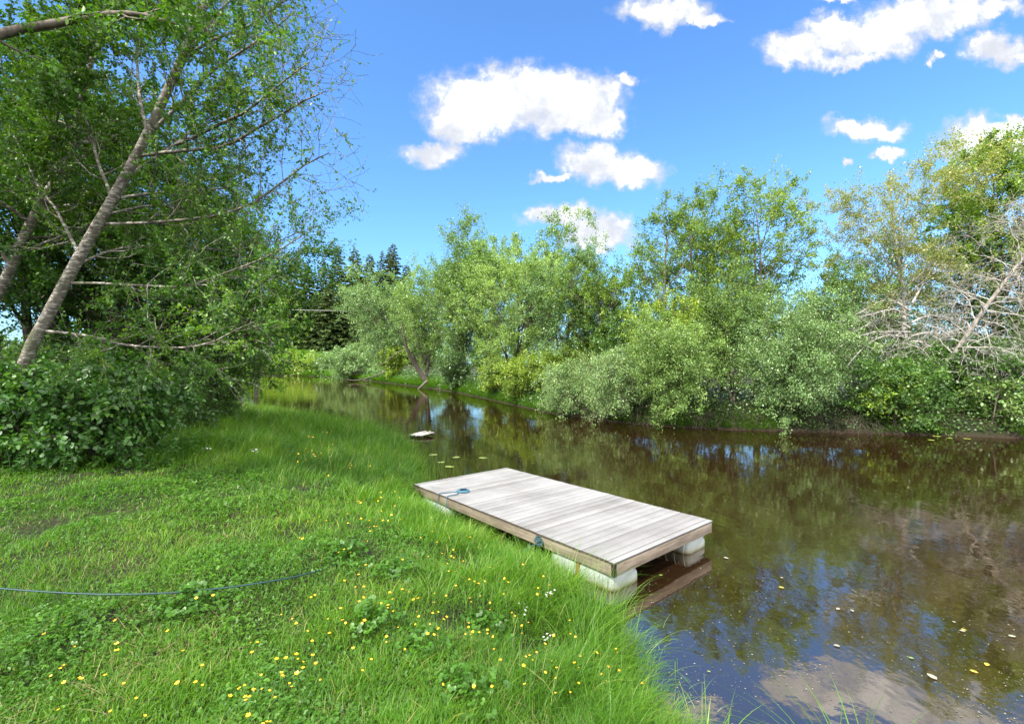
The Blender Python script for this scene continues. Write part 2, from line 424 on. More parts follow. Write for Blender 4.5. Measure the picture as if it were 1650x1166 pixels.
def polyline(pts, n):
    pts = np.asarray(pts, float)
    # Catmull-Rom resample
    P = np.concatenate([2 * pts[:1] - pts[1:2], pts, 2 * pts[-1:] - pts[-2:-1]])
    m = len(pts) - 1; out = []
    for u in np.linspace(0, m - 1e-6, n):
        i = int(u); t = u - i; a, b, c, d = P[i], P[i + 1], P[i + 2], P[i + 3]
        out.append(.5 * ((2 * b) + (c - a) * t + (2 * a - 5 * b + 4 * c - d) * t * t + (3 * b - a - 3 * c + d) * t ** 3))
    return np.array(out)

def foliage_on(rng, P, n_total, size, tpl, droop=.25, spread=.06, t0=.1, flatn=1.0, keep=None, clump=1.0, tint=(.5, .2)):
    L = np.linalg.norm(np.diff(P, axis=1), axis=2).sum(1)
    w = L * rng.gamma(1.5 / clump, 1, len(L)); w /= w.sum()
    par = rng.choice(len(P), n_total, p=w)
    t = rng.uniform(t0, 1, n_total)
    p, tg = lerp_poly(P[par], t)
    p = p + rng.normal(0, spread, p.shape)
    if keep is not None:
        kk = keep(p, rng); p, tg, par = p[kk], tg[kk], par[kk]
    n = len(p)
    D = unit(tg * .5 + rng.normal(0, .6, (n, 3)) + np.array([0, 0, -droop]))
    Nn = unit(np.array([0, 0, flatn]) + rng.normal(0, .65, (n, 3)))
    sz = size * rng.uniform(.45, 1.4, n)
    V, Qd, m = leaves(p, D, Nn, sz, tpl)
    tw = rng.normal(tint[0], tint[1], len(P))[par] + rng.normal(0, .14, n)
    return V, Qd, np.repeat(np.clip(tw, 0, 1), m)

def build_tree(name, loc, label, cat, group, levels, leafdata, barkm, leafm, trunk_sides=9, extra=None, names=('trunk', 'branches', 'crown')):
    root = empty(name, loc, label, cat, group)
    a = Acc(); V, Qd = tubes(*levels[0], trunk_sides); a.add(V, Qd)
    a.build(names[0], barkm, root, smooth=True)
    if len(levels) > 1:
        b = Acc()
        for i, (P, R) in enumerate(levels[1:]):
            V, Qd = tubes(P, R, 6 if i == 0 else (4 if i == 1 else 3)); b.add(V, Qd)
        b.build(names[1], extra or barkm, root, smooth=True)
    if leafdata is not None:
        V, Qd, tn = leafdata
        mk(names[2], V, [Qd], leafm, tn, parent=root)
    return root

def broadleaf(seed, name, loc, label, cat, group, H, Sp, leafm, barkm, nleaf, lsize, stems=1, r0=.16, cs=.22, lean=(0, 0), spread=.25, nl=16, ang=52, up=.5, shape='round', tpl=RHOMB, sub=6, twg=5, clump=1.7, droop=.25, keep=None, tint=(.5, .2), subang=45, wob=.16, lspread=.08, bend=0.0):
    rng = np.random.default_rng(seed)
    trunks, rad = [], []
    ns = 10
    for s in range(stems):
        h = H * (1 if s == 0 else rng.uniform(.68, 1.0))
        az = s * 2.4 + rng.uniform(0, 6.28); sp = spread * (rng.uniform(.5, 1.2) if stems > 1 else 0)
        ln = np.array([lean[0] + sp * math.cos(az), lean[1] + sp * math.sin(az)])
        t = np.linspace(0, 1, ns)
        wx = np.cumsum(rng.normal(0, .012, ns)) * H; wy = np.cumsum(rng.normal(0, .012, ns)) * H
        k = t * (1 + bend * t)
        off = rng.normal(0, .03 * stems ** .5, 2) if stems > 1 else np.zeros(2)
        x = off[0] + ln[0] * h * k + wx * t; y = off[1] + ln[1] * h * k + wy * t
        cosf = 1 / math.sqrt(1 + ln @ ln)
        trunks.append(np.stack([x, y, -.25 + (h * cosf + .25) * t], 1))
        rad.append(r0 * (h / H) / stems ** .35 * np.maximum(1 - t, .02) ** .75 + .006)
    P0, R0 = np.array(trunks), np.array(rad)
    R0[:, 0] *= 1.35
    def shp(t, L):
        q = np.clip((t - cs) / (1 - cs), 0, 1)
        f = {'round': .35 + .75 * np.sin(PI * np.clip(.12 + .78 * q, 0, 1)), 'cone': 1.05 - .85 * q, 'top': .35 + .8 * np.sin(PI * np.clip(.02 + .75 * q ** 1.4, 0, 1)), 'spread': .9 + .2 * np.sin(PI * q) - .45 * q}[shape]
        return Sp * f
    P1, R1 = spawn(rng, P0, R0, nl, cs, .985, shp, ang, up, wob, 5, .55, var=(.5, 1.4))
    P2, R2 = spawn(rng, P1, R1, sub, .2, .98, lambda t, L: L * (.55 - .25 * t), subang, up * .5, wob, 4, .6)
    P3, R3 = spawn(rng, P2, R2, twg, .15, 1.0, lambda t, L: L * .5 + .1, 42, .1, .2, 3, .6, rmin=.0025)
    PL = np.concatenate([P3, P2[:, 1:]]) if True else P3
    ld = foliage_on(rng, PL, nleaf, lsize, tpl, droop, lspread, keep=keep, clump=clump, tint=tint)
    return build_tree(name, loc, label, cat, group, [(P0, R0), (P1, R1), (P2, R2), (P3, R3)], ld, barkm, leafm)

def at(px, d, dz=0.0):
    x = (px - CX) / F * d
    return (x, d, gz(x, d) + dz)

GR = 'trees along the far bank'
GB = 'bushes along the far bank'
GLF = 'trees on the near left bank'

# --- right bank, tall thin alders over the bushes
broadleaf(11, 'alder_tree', at(1068, 26), 'slim half-bare tree on the far bank, left of two taller airy crowns', 'tree', GR, 11.4, 3.2, M['alder'], M['bark_mid'], 12000, .10, r0=.12, cs=.28, nl=22, ang=60, up=.4, shape='cone', clump=1.4, lspread=.1, droop=.4)
broadleaf(12, 'alder_tree', at(1112, 27), 'airy tree on the far bank between the half-bare slim one and the broad crown', 'tree', GR, 11.5, 3.0, M['alder'], M['bark_mid'], 26000, .095, r0=.12, cs=.2, nl=26, ang=58, up=.4, shape='round', clump=1.1)
broadleaf(213, 'alder_tree', at(1218, 26), 'tall broad airy green tree rising highest above the pale bushes opposite the dock', 'tree', GR, 10.6, 3.2, M['alder'], M['bark_mid'], 36000, .095, stems=2, spread=.035, r0=.17, cs=.22, nl=20, ang=55, up=.5, shape='round', clump=1.5, tint=(.75, .2))
broadleaf(14, 'alder_tree', at(1165, 29), 'dark green tree filling the gap behind the pale bushes of the far bank', 'tree', GR, 9.0, 3.2, M['alder'], M['bark_mid'], 36000, .11, stems=3, spread=.12, cs=.12, nl=18, tint=(.4, .2))
broadleaf(15, 'thin_leaved_tree', at(1463, 22), 'straight thin-leaved tree with yellowish see-through crown and bare lower trunk on the far bank', 'tree', GR, 9.6, 3.3, M['olive'], M['bark_dead'], 42000, .075, r0=.15, cs=.42, nl=34, ang=54, up=.25, shape='top', clump=1.1, lspread=.09)
broadleaf(16, 'alder_tree', at(1605, 28), 'big bright green round-topped tree behind the grey dead branches at the right', 'tree', GR, 13.6, 5.4, M['alder'], M['bark_mid'], 80000, .12, stems=2, spread=.08, r0=.25, cs=.15, nl=22, tint=(.62, .18), clump=1.2)
broadleaf(17, 'alder_tree', at(1760, 26), 'dense green tree cut by the right edge of the view behind the dead branches', 'tree', GR, 12.5, 4.8, M['alder'], M['bark_mid'], 50000, .12, stems=3, spread=.1, r0=.22, cs=.1, nl=18, tint=(.45, .18))
broadleaf(18, 'alder_tree', at(1370, 27), 'low bluish green tree between the pale bushes and the thin-leaved tree', 'tree', GR, 6.8, 2.2, M['alder'], M['bark_mid'], 22000, .11, stems=2, spread=.12, cs=.12, nl=16, tint=(.5, .2))
broadleaf(19, 'alder_tree', at(1535, 29), 'dark leafy tree behind the bare trunk of the thin-leaved tree', 'tree', GR, 9.5, 3.0, M['darkleaf'], M['bark_mid'], 24000, .12, stems=3, spread=.16, cs=.08, nl=16)
broadleaf(20, 'alder_tree', at(985, 31), 'ragged tree leaning towards the sky gap above the shaded bushes', 'tree', GR, 7.8, 2.6, M['alder'], M['bark_mid'], 17000, .12, stems=2, spread=.16, cs=.2, nl=14, tint=(.5, .2), lean=(-.1, 0))

# --- right bank bushes at the water
broadleaf(30, 'willow_bush', at(1085, 22.0), 'large pale green bush bulging over the water opposite the dock', 'bush', GB, 4.5, 1.9, M['willow'], M['bark_dark'], 52000, .066, stems=9, spread=.38, r0=.07, cs=.12, nl=9, ang=55, up=.1, shape='spread', droop=.4, lean=(0, -.24))
broadleaf(31, 'willow_bush', at(1062, 23.4), 'yellow-green rounded bush top above the big pale bush', 'bush', GB, 5.2, 1.2, M['yellow'], M['bark_dark'], 13000, .08, stems=5, spread=.18, r0=.07, cs=.45, nl=8, ang=55, up=.2, shape='round', tint=(.6, .15))
broadleaf(32, 'willow_bush', at(1180, 23.2), 'tall grey-green bush directly right of the yellow-green bush top', 'bush', GB, 6.2, 2.0, M['willow'], M['bark_dark'], 44000, .068, stems=7, spread=.25, r0=.08, cs=.15, nl=10, ang=52, up=.3, shape='round', tint=(.42, .18))
broadleaf(33, 'hazel_bush', at(1268, 20.7), 'drooping fresh green bush with its leaves hanging down to the water', 'bush', GB, 4.9, 2.0, M['silver'], M['bark_dark'], 52000, .07, stems=9, spread=.34, r0=.07, cs=.1, nl=9, ang=58, up=-.3, shape='spread', droop=.55, lean=(-.02, -.24), tint=(.42, .2))
broadleaf(34, 'hazel_bush', at(1332, 23.0), 'upright grey-green bush under the lowest dead twigs of the far bank', 'bush', GB, 6.4, 2.0, M['silver'], M['bark_dark'], 42000, .068, stems=7, spread=.2, r0=.08, cs=.14, nl=9, ang=52, up=.3, shape='round', tint=(.42, .2))
broadleaf(35, 'willow_bush', at(930, 26), 'low silvery bush sprawling over the water edge at the left of the pale bushes', 'bush', GB, 2.6, 1.5, M['silver'], M['bark_mid'], 34000, .07, stems=12, spread=.75, r0=.05, cs=.12, nl=8, ang=48, up=-.3, shape='spread', droop=.5, lean=(-.1, -.3), tint=(.6, .2))
broadleaf(36, 'willow_bush', at(1005, 23.5), 'silvery spreading bush beside the bulging pale bush', 'bush', GB, 3.2, 1.5, M['silver'], M['bark_mid'], 34000, .07, stems=11, spread=.6, r0=.05, cs=.12, nl=8, ang=48, up=-.2, shape='spread', droop=.5, lean=(-.1, -.25), tint=(.58, .2))
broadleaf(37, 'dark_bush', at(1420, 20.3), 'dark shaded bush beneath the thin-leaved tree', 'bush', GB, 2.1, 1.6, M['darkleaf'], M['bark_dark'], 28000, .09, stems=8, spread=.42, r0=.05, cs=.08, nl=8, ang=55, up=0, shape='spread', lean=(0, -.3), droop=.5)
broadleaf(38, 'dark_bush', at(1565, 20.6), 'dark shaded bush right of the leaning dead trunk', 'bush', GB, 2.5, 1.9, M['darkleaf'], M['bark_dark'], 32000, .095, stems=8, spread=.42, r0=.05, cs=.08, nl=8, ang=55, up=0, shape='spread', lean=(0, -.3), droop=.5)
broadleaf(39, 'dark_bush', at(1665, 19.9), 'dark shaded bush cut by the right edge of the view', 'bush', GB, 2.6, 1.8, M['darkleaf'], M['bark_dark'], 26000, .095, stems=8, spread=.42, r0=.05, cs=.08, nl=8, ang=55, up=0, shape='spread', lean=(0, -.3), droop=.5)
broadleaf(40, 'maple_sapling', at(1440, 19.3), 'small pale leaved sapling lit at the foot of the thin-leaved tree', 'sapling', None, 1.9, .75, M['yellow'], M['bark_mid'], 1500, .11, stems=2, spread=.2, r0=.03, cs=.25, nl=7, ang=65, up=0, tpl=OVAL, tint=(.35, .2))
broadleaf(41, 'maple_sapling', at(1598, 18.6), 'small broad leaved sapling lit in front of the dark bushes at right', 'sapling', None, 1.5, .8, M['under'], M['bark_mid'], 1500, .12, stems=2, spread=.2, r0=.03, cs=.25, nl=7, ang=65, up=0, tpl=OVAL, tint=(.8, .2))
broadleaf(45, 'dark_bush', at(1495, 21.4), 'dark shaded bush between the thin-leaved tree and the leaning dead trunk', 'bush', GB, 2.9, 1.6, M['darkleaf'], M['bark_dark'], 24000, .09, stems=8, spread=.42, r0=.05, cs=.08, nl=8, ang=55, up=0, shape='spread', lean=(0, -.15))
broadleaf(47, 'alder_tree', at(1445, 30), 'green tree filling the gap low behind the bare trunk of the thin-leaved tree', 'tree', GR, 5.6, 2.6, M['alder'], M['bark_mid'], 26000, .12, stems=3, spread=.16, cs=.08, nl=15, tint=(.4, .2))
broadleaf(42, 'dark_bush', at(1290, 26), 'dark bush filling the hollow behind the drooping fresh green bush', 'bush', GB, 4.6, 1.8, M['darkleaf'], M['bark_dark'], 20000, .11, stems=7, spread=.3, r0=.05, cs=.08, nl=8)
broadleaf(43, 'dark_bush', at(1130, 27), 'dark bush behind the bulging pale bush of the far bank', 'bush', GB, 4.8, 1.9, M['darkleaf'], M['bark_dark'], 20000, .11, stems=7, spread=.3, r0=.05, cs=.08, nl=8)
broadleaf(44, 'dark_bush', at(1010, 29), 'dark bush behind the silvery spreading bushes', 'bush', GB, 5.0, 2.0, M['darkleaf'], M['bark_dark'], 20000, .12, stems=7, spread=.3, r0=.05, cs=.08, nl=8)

# --- middle group at the bend
broadleaf(50, 'willow_tree', at(742, 54), 'tallest many-stemmed willow of the group at the river bend', 'tree', GR, 16.8, 4.8, M['willow'], M['bark_mid'], 62000, .17, stems=7, spread=.17, r0=.32, cs=.16, nl=14, ang=40, up=.6, shape='round', tint=(.36, .18), clump=1.3, lspread=.16)
broadleaf(51, 'willow_tree', at(688, 65), 'broad grey-green willow left of the tallest one at the bend', 'tree', GR, 14.0, 4.8, M['willow'], M['bark_mid'], 46000, .17, stems=6, spread=.24, r0=.26, cs=.12, nl=12, ang=45, up=.4, tint=(.5, .18), lspread=.16)
broadleaf(52, 'willow_tree', at(635, 80), 'round sunlit willow leaning over the water in front of the spruces', 'tree', GR, 17.2, 5.6, M['silver'], M['bark_mid'], 48000, .21, stems=6, spread=.26, r0=.26, cs=.08, nl=12, ang=48, up=.2, tint=(.42, .18), lean=(-.1, 0), lspread=.2, droop=.4)
broadleaf(53, 'willow_bush', at(580, 98), 'low willow reaching left over the water with trailing leafy boughs', 'bush', GR, 6.6, 4.6, M['silver'], M['bark_mid'], 26000, .27, stems=9, spread=.8, r0=.16, cs=.1, nl=9, ang=45, up=-.3, shape='spread', tint=(.45, .18), lean=(-.32, -.1), lspread=.2, droop=.5)
broadleaf(54, 'willow_tree', at(828, 36.5), 'pale yellow-green round willow standing in front of the group at the bend', 'tree', GR, 11.4, 3.0, M['willow'], M['bark_dark'], 60000, .10, stems=4, spread=.16, r0=.2, cs=.2, nl=14, ang=50, up=.2, tint=(.75, .18), lspread=.1, droop=.45)
broadleaf(55, 'willow_tree', at(872, 44), 'thin-topped green willow rising behind the pale yellow-green one', 'tree', GR, 15.2, 3.6, M['willow'], M['bark_mid'], 34000, .16, stems=4, spread=.14, r0=.22, cs=.25, nl=14, ang=45, up=.6, tint=(.4, .18), clump=1.4, lspread=.14)
broadleaf(56, 'willow_tree', at(905, 34.5), 'grey-green drooping willow with dark trunks right of the pale yellow-green one', 'tree', GR, 9.6, 2.9, M['silver'], M['bark_dark'], 46000, .10, stems=4, spread=.2, r0=.17, cs=.22, nl=13, ang=52, up=-.1, tint=(.35, .18), lspread=.1, droop=.55, lean=(.06, 0))
broadleaf(57, 'willow_tree', at(962, 34), 'dark shaded willow closing the row before the gap of sky', 'tree', GR, 7.2, 2.6, M['alder'], M['bark_dark'], 26000, .12, stems=4, spread=.24, r0=.15, cs=.15, nl=12, ang=50, tint=(.3, .16), lspread=.1)
broadleaf(58, 'willow_tree', at(788, 47), 'bushy willow wedged between the tallest willow and the pale yellow-green one', 'tree', GR, 16.0, 3.4, M['willow'], M['bark_mid'], 36000, .17, stems=5, spread=.16, r0=.24, cs=.12, nl=13, ang=45, up=.5, tint=(.5, .18), lspread=.14)
for sd, px, d, h, sp_, lab in ((60, 800, 38.8, 2.6, 1.3, 'bright yellow-green shrub at the water left of the lit shrub cluster'), (61, 838, 33.5, 2.6, 1.2, 'bright yellow-green shrub under the pale round willow'), (62, 875, 32.5, 2.5, 1.2, 'bright yellow-green shrub under the dark trunks of the drooping willow'), (63, 738, 50, 3.4, 1.6, 'deep green glossy shrub under the tallest willow'), (64, 912, 33, 2.8, 1.3, 'fresh green shrub in half shade behind the low silvery bush'), (65, 636, 78, 5.4, 1.5, 'small yellow-green shrub beside the leaning dark trunk at the bend')):
    broadleaf(sd, 'green_shrub', at(px, d), lab, 'shrub', 'bright shrubs below the willows', h, sp_, M['yellow'] if sd != 63 else M['under'], M['bark_dark'], 15000, .10 * d / 34, stems=8, spread=.4, r0=.05, cs=.08, nl=8, ang=50, up=.2, shape='round', tint=(.5 if sd in (60, 61, 62, 65) else .32, .18))

# --- dead leaning tree and dead boughs at the right
def dead_tree():
    rng = np.random.default_rng(90)
    d = 20.3
    base = np.array(at(1492, d)); base[2] -= .2
    pts = [base, W(1508, 610, d), W(1545, 560, d - .3), W(1585, 500, d - .5), W(1630, 440, d - .6), W(1690, 360, d - .4), W(1730, 280, d)]
    P0 = polyline(pts, 14)[None] - base; R0 = (.115 * (1 - np.linspace(0, 1, 14)) ** .7 + .012)[None]
    P1, R1 = spawn(rng, P0, R0, 62, .20, .97, lambda t, L: 2.7 - 1.0 * np.abs(t - .5), 70, -.45, .26, 7, .32)
    P2, R2 = spawn(rng, P1, R1, 9, .15, .98, lambda t, L: L * .42, 52, -.25, .30, 5, .6, rmin=.006)
    P3, R3 = spawn(rng, P2, R2, 5, .2, 1, lambda t, L: L * .5 + .06, 48, -.1, .32, 3, .7, rmin=.0045)
    kp = lambda p, r: (p[:, 2] > 5.5) & (r.random(len(p)) < .6)
    ld = foliage_on(rng, P3, 5000, .075, RHOMB, .3, .05, keep=kp, tint=(.85, .2))
    build_tree('dead_tree', base, 'leaning dead tree with a tangle of bare pale grey branches at the right', 'tree', GR, [(P0, R0), (P1, R1), (P2, R2), (P3, R3)], ld, M['bark_dtrunk'], M['olive'], extra=M['bark_dead'])
    # the low dead boughs that spread to the left from the thin-leaved tree
    d = 21.6
    b2 = np.array(W(1466, 520, d))
    L = [[(1466, 528), (1425, 512), (1385, 530), (1340, 552)], [(1466, 545), (1430, 540), (1395, 556), (1365, 590)], [(1468, 520), (1500, 508), (1535, 520), (1565, 545)], [(1467, 550), (1490, 552), (1515, 575), (1530, 600)], [(1466, 500), (1430, 482), (1392, 500), (1352, 520)], [(1467, 556), (1440, 575), (1425, 600), (1420, 625)], [(1470, 488), (1492, 450), (1512, 415), (1528, 375)], [(1466, 535), (1410, 535), (1370, 548), (1335, 572)], [(1467, 542), (1505, 535), (1540, 555), (1560, 590)], [(1466, 510), (1440, 498), (1410, 505), (1380, 512)], [(1467, 560), (1455, 590), (1448, 612), (1450, 640)]]
    P1 = np.stack([polyline([W(px, py, d - .25 * i * (1 if k % 2 else -.6)) for i, (px, py) in enumerate(l)], 7) for k, l in enumerate(L)]) - b2
    R1 = np.repeat((.045 * (1 - np.linspace(0, 1, 7)) ** .8 + .008)[None], len(L), 0)
    P2, R2 = spawn(rng, P1, R1, 18, .08, 1, lambda t, L: .95 - .3 * t, 58, -.25, .28, 5, .6, rmin=.005)
    P3, R3 = spawn(rng, P2, R2, 6, .15, 1, lambda t, L: L * .5 + .05, 50, -.1, .3, 3, .7, rmin=.0045)
    root = empty('dead_branches', b2, 'spray of bare pale dead branches spreading sideways from the thin-leaved tree', 'branches')
    a = Acc(); a.add(*tubes(P1, R1, 6)); a.build('boughs', M['bark_dead'], root, smooth=True)
    a = Acc(); a.add(*tubes(P2, R2, 4)); a.add(*tubes(P3, R3, 3)); a.build('twigs', M['bark_dead'], root, smooth=True)
dead_tree()

# --- leaning dark trunk, driftwood at the bend, twigs at the far waterline
def stick(name, label, cat, pts, r, barkm, group=None, forks=(), seed=1, sides=6):
    pts = np.array(pts, float); o = pts[0].copy()
    a = Acc(); n = 8
    a.tube(polyline(pts - o, n), r * (1 - .75 * np.linspace(0, 1, n)), sides)
    for f in forks: a.tube(polyline(np.array(f, float) - o, 6), r * .6 * (1 - .8 * np.linspace(0, 1, 6)), 5)
    return tag(a.build(name, barkm, None, True, loc=o), label, cat, group)
stick('leaning_trunk', 'dark bare trunk leaning left over the water at the bend', 'trunk', [W(687, 614, 62), W(672, 592, 62), W(655, 560, 61), W(648, 520, 61)], .42, M['bark_dark'], forks=[[W(676, 598, 62), W(669, 578, 62), W(664, 566, 62)]])
stick('driftwood_branch', 'long forked branch lying in the water below the trailing willow', 'driftwood', [W(624, 597, 86), W(603, 606, 84), W(575, 612.5, 82), W(560, 611, 82)], .16, M['bark_mid'], 'driftwood at the bend', [[W(603, 606, 84), W(588, 612, 83), W(582, 616, 83)], [W(598, 607, 84), W(592, 613, 83), W(587, 616, 82)]])
stick('driftwood_branch', 'thin bough arching out above the water at the bend', 'driftwood', [W(655, 562, 70), W(640, 568, 70), W(625, 580, 70), W(608, 592, 70)], .09, M['bark_mid'], 'driftwood at the bend')
stick('driftwood_branch', 'short broken branch slanting out of the grass below the leaning trunk', 'driftwood', [W(688, 614, 58), W(680, 621, 57), W(673, 627, 56.5)], .18, M['bark_mid'], 'driftwood at the bend')
stick('driftwood_branch', 'dark stub of wood at the waterline under the bright shrubs', 'driftwood', [W(768, 632, 46), W(757, 636, 45.5), W(750, 641, 45)], .16, M['bark_dark'], 'driftwood at the bend')
def twig_heap(px, d, label, seed, n=60, wid=2.2, hgt=.8):
    rng = np.random.default_rng(seed); b = np.array(at(px, d)); b[2] = .05
    p0 = np.stack([rng.uniform(-wid / 2, wid / 2, n), rng.uniform(-.2, .8, n), rng.uniform(.2, hgt, n)], 1)
    dr = unit(np.stack([rng.normal(-.1, .7, n), rng.uniform(-1, -.1, n), rng.normal(-.5, .5, n)], 1))
    pts = [p0]
    for k in range(4):
        dr = unit(dr + rng.normal(0, .22, dr.shape) + np.array([0, 0, -.06])); pts.append(pts[-1] + dr * rng.uniform(.12, .3, (n, 1)))
    P = np.stack(pts, 1); R = np.repeat(np.linspace(.010, .003, 5)[None], n, 0)
    V, Qd = tubes(P, R, 4)
    tag(mk('twig_heap', V, [Qd], M['bark_dark'], smooth=True, loc=b), label, 'twigs', 'dead twigs at the far waterline')
twig_heap(985, 23.2, 'dead grey twigs hanging to the water below the silvery spreading bush', 1)
twig_heap(1055, 21.9, 'dead grey twigs at the waterline left of the bulging pale bush', 2)
twig_heap(1160, 20.6, 'dead brown twigs and roots in the dark hollow between the two pale bushes', 3, 80, 2.6)
twig_heap(1345, 19.6, 'dead twigs at the waterline right of the drooping fresh green bush', 4, 50, 2.4)

twig_heap(1430, 18.9, 'thin dead roots and twigs hanging over the mud below the dark bushes', 5, 60, 2.6, .6)
# --- spruces behind the bend
def spruce_mesh(seed, H, rbase, bare=0.06):
    rng = np.random.default_rng(seed)
    P0 = np.zeros((1, 8, 3)); P0[0, :, 2] = np.linspace(-.5, H, 8); R0 = (.011 * H * (1 - np.linspace(0, 1, 8)) + .03)[None]
    n = 230
    t = bare + (1 - bare) * (np.arange(n) + rng.uniform(0, 1, n)) / n
    L = rbase * 1.25 * ((1 - t) ** .68) * rng.uniform(.5, 1.2, n) + .12
    az = np.arange(n) * 2.4 + rng.normal(0, .4, n)
    pts = []
    for s in np.linspace(0, 1, 5):
        pts.append(np.stack([np.cos(az) * L * s, np.sin(az) * L * s, t * H - L * (.42 * s - .20 * s * s) * (1.25 - .9 * t)], 1))
    P1 = np.stack(pts, 1); R1 = np.repeat(np.linspace(.07, .015, 5)[None], n, 0) * (1.1 - t[:, None])
    m = 17000
    w = L ** 1.15; par = rng.choice(n, m, p=w / w.sum()); s = rng.uniform(.08, 1, m) ** .8
    p, tg = lerp_poly(P1[par], s)
    sd = np.where(rng.random(m) < .5, -1, 1)[:, None] * unit(np.cross(tg, np.array([0, 0, 1.])))
    D = unit(tg * .7 + sd * rng.uniform(.2, 1.1, (m, 1)) + np.array([0, 0, -1.]) * rng.uniform(.2, 1.5, (m, 1)) + rng.normal(0, .2, (m, 3)))
    Nn = unit(np.array([0, 0, 1.]) + rng.normal(0, .5, (m, 3)))
    V, Qd, k = leaves(p, D, Nn, rbase * .20 * rng.uniform(.6, 1.3, m) * (.34 + .85 * (1 - t[par])), RHOMB)
    tn = np.repeat(np.clip(rng.normal(.45, .2, n)[par] + rng.normal(0, .12, m), 0, 1), k)
    return (P0, R0), (P1, R1), (V, Qd, tn)
GS = 'spruces behind the river bend'
SP = [spruce_mesh(70 + i, 36, r) for i, r in enumerate((6.2, 7.6, 5.2))]
SPO = []
spr = [(543, 140, 392, 0, 'tall spruce with a sharp slender tip, the highest of the left part of the row'), (572, 141, 399, 1, 'broad dark spruce right of the sharp slender tipped one'), (521, 136, 414, 2, 'narrow spruce with a short tip just left of the sharp slender tipped one'), (596, 143, 408, 1, 'blunt topped spruce in the middle of the row'), (616, 147, 403, 2, 'thin spruce standing next to the twin tips at the right end'), (628, 146, 398, 2, 'thin spruce between two other thin tips at the right end of the row'), (634, 149, 391, 0, 'last spruce of the row with a sparse crooked tip'), (495, 133, 425, 1, 'dark spruce beside the left bank foliage'), (470, 137, 415, 0, 'spruce mostly hidden behind the left bank leaves'), (530, 128, 455, 1, 'lower bushy spruce in front of the tall row'), (555, 130, 470, 1, 'low wide spruce beneath the sharp slender tipped one'), (590, 131, 452, 1, 'low wide spruce behind the sunlit willow'), (508, 129, 470, 0, 'low spruce near the bright grassy bank'), (447, 130, 430, 1, 'spruce behind the left bank tree, nearly covered'), (655, 150, 425, 1, 'spruce barely showing above the willows'), (610, 133, 470, 2, 'thin low spruce behind the sunlit willow')]
for i, (px, d, ty, k, lab) in enumerate(spr):
    d += 34
    b = at(px, d); h = CAMZ + (HY - ty) / F * d - b[2]
    sc = h / 36
    if len(SPO) <= k and not any(o[0] == k for o in SPO) or not any(o[0] == k for o in SPO):
        lv0, lv1, lf = SP[k]
        o = build_tree('spruce_tree', b, lab, 'spruce', GS, [lv0, lv1], lf, M['bark_mid'], M['spruce'], 7)
        o.scale = (sc,) * 3; o.rotation_euler = (0, 0, i * 1.3); SPO.append((k, o))
    else:
        src = [o for kk, o in SPO if kk == k][0]
        copy_tree(src, b, i * 1.7, (sc * (1.0 if ty < 440 else 1.25),) * 2 + (sc,), lab, GS)
# --- overhead line
cb = Acc(); pts = np.array([W(395, 496.5, 78), W(470, 499, 80), W(520, 500.2, 82), W(570, 501, 84), W(640, 500, 88)])
cb.tube(polyline(pts - pts[0], 24), .055, 6)
tag(cb.build('overhead_cable', M['cable'], None, True, loc=pts[0]), 'pale straight cable strung across the river in front of the spruces', 'cable')

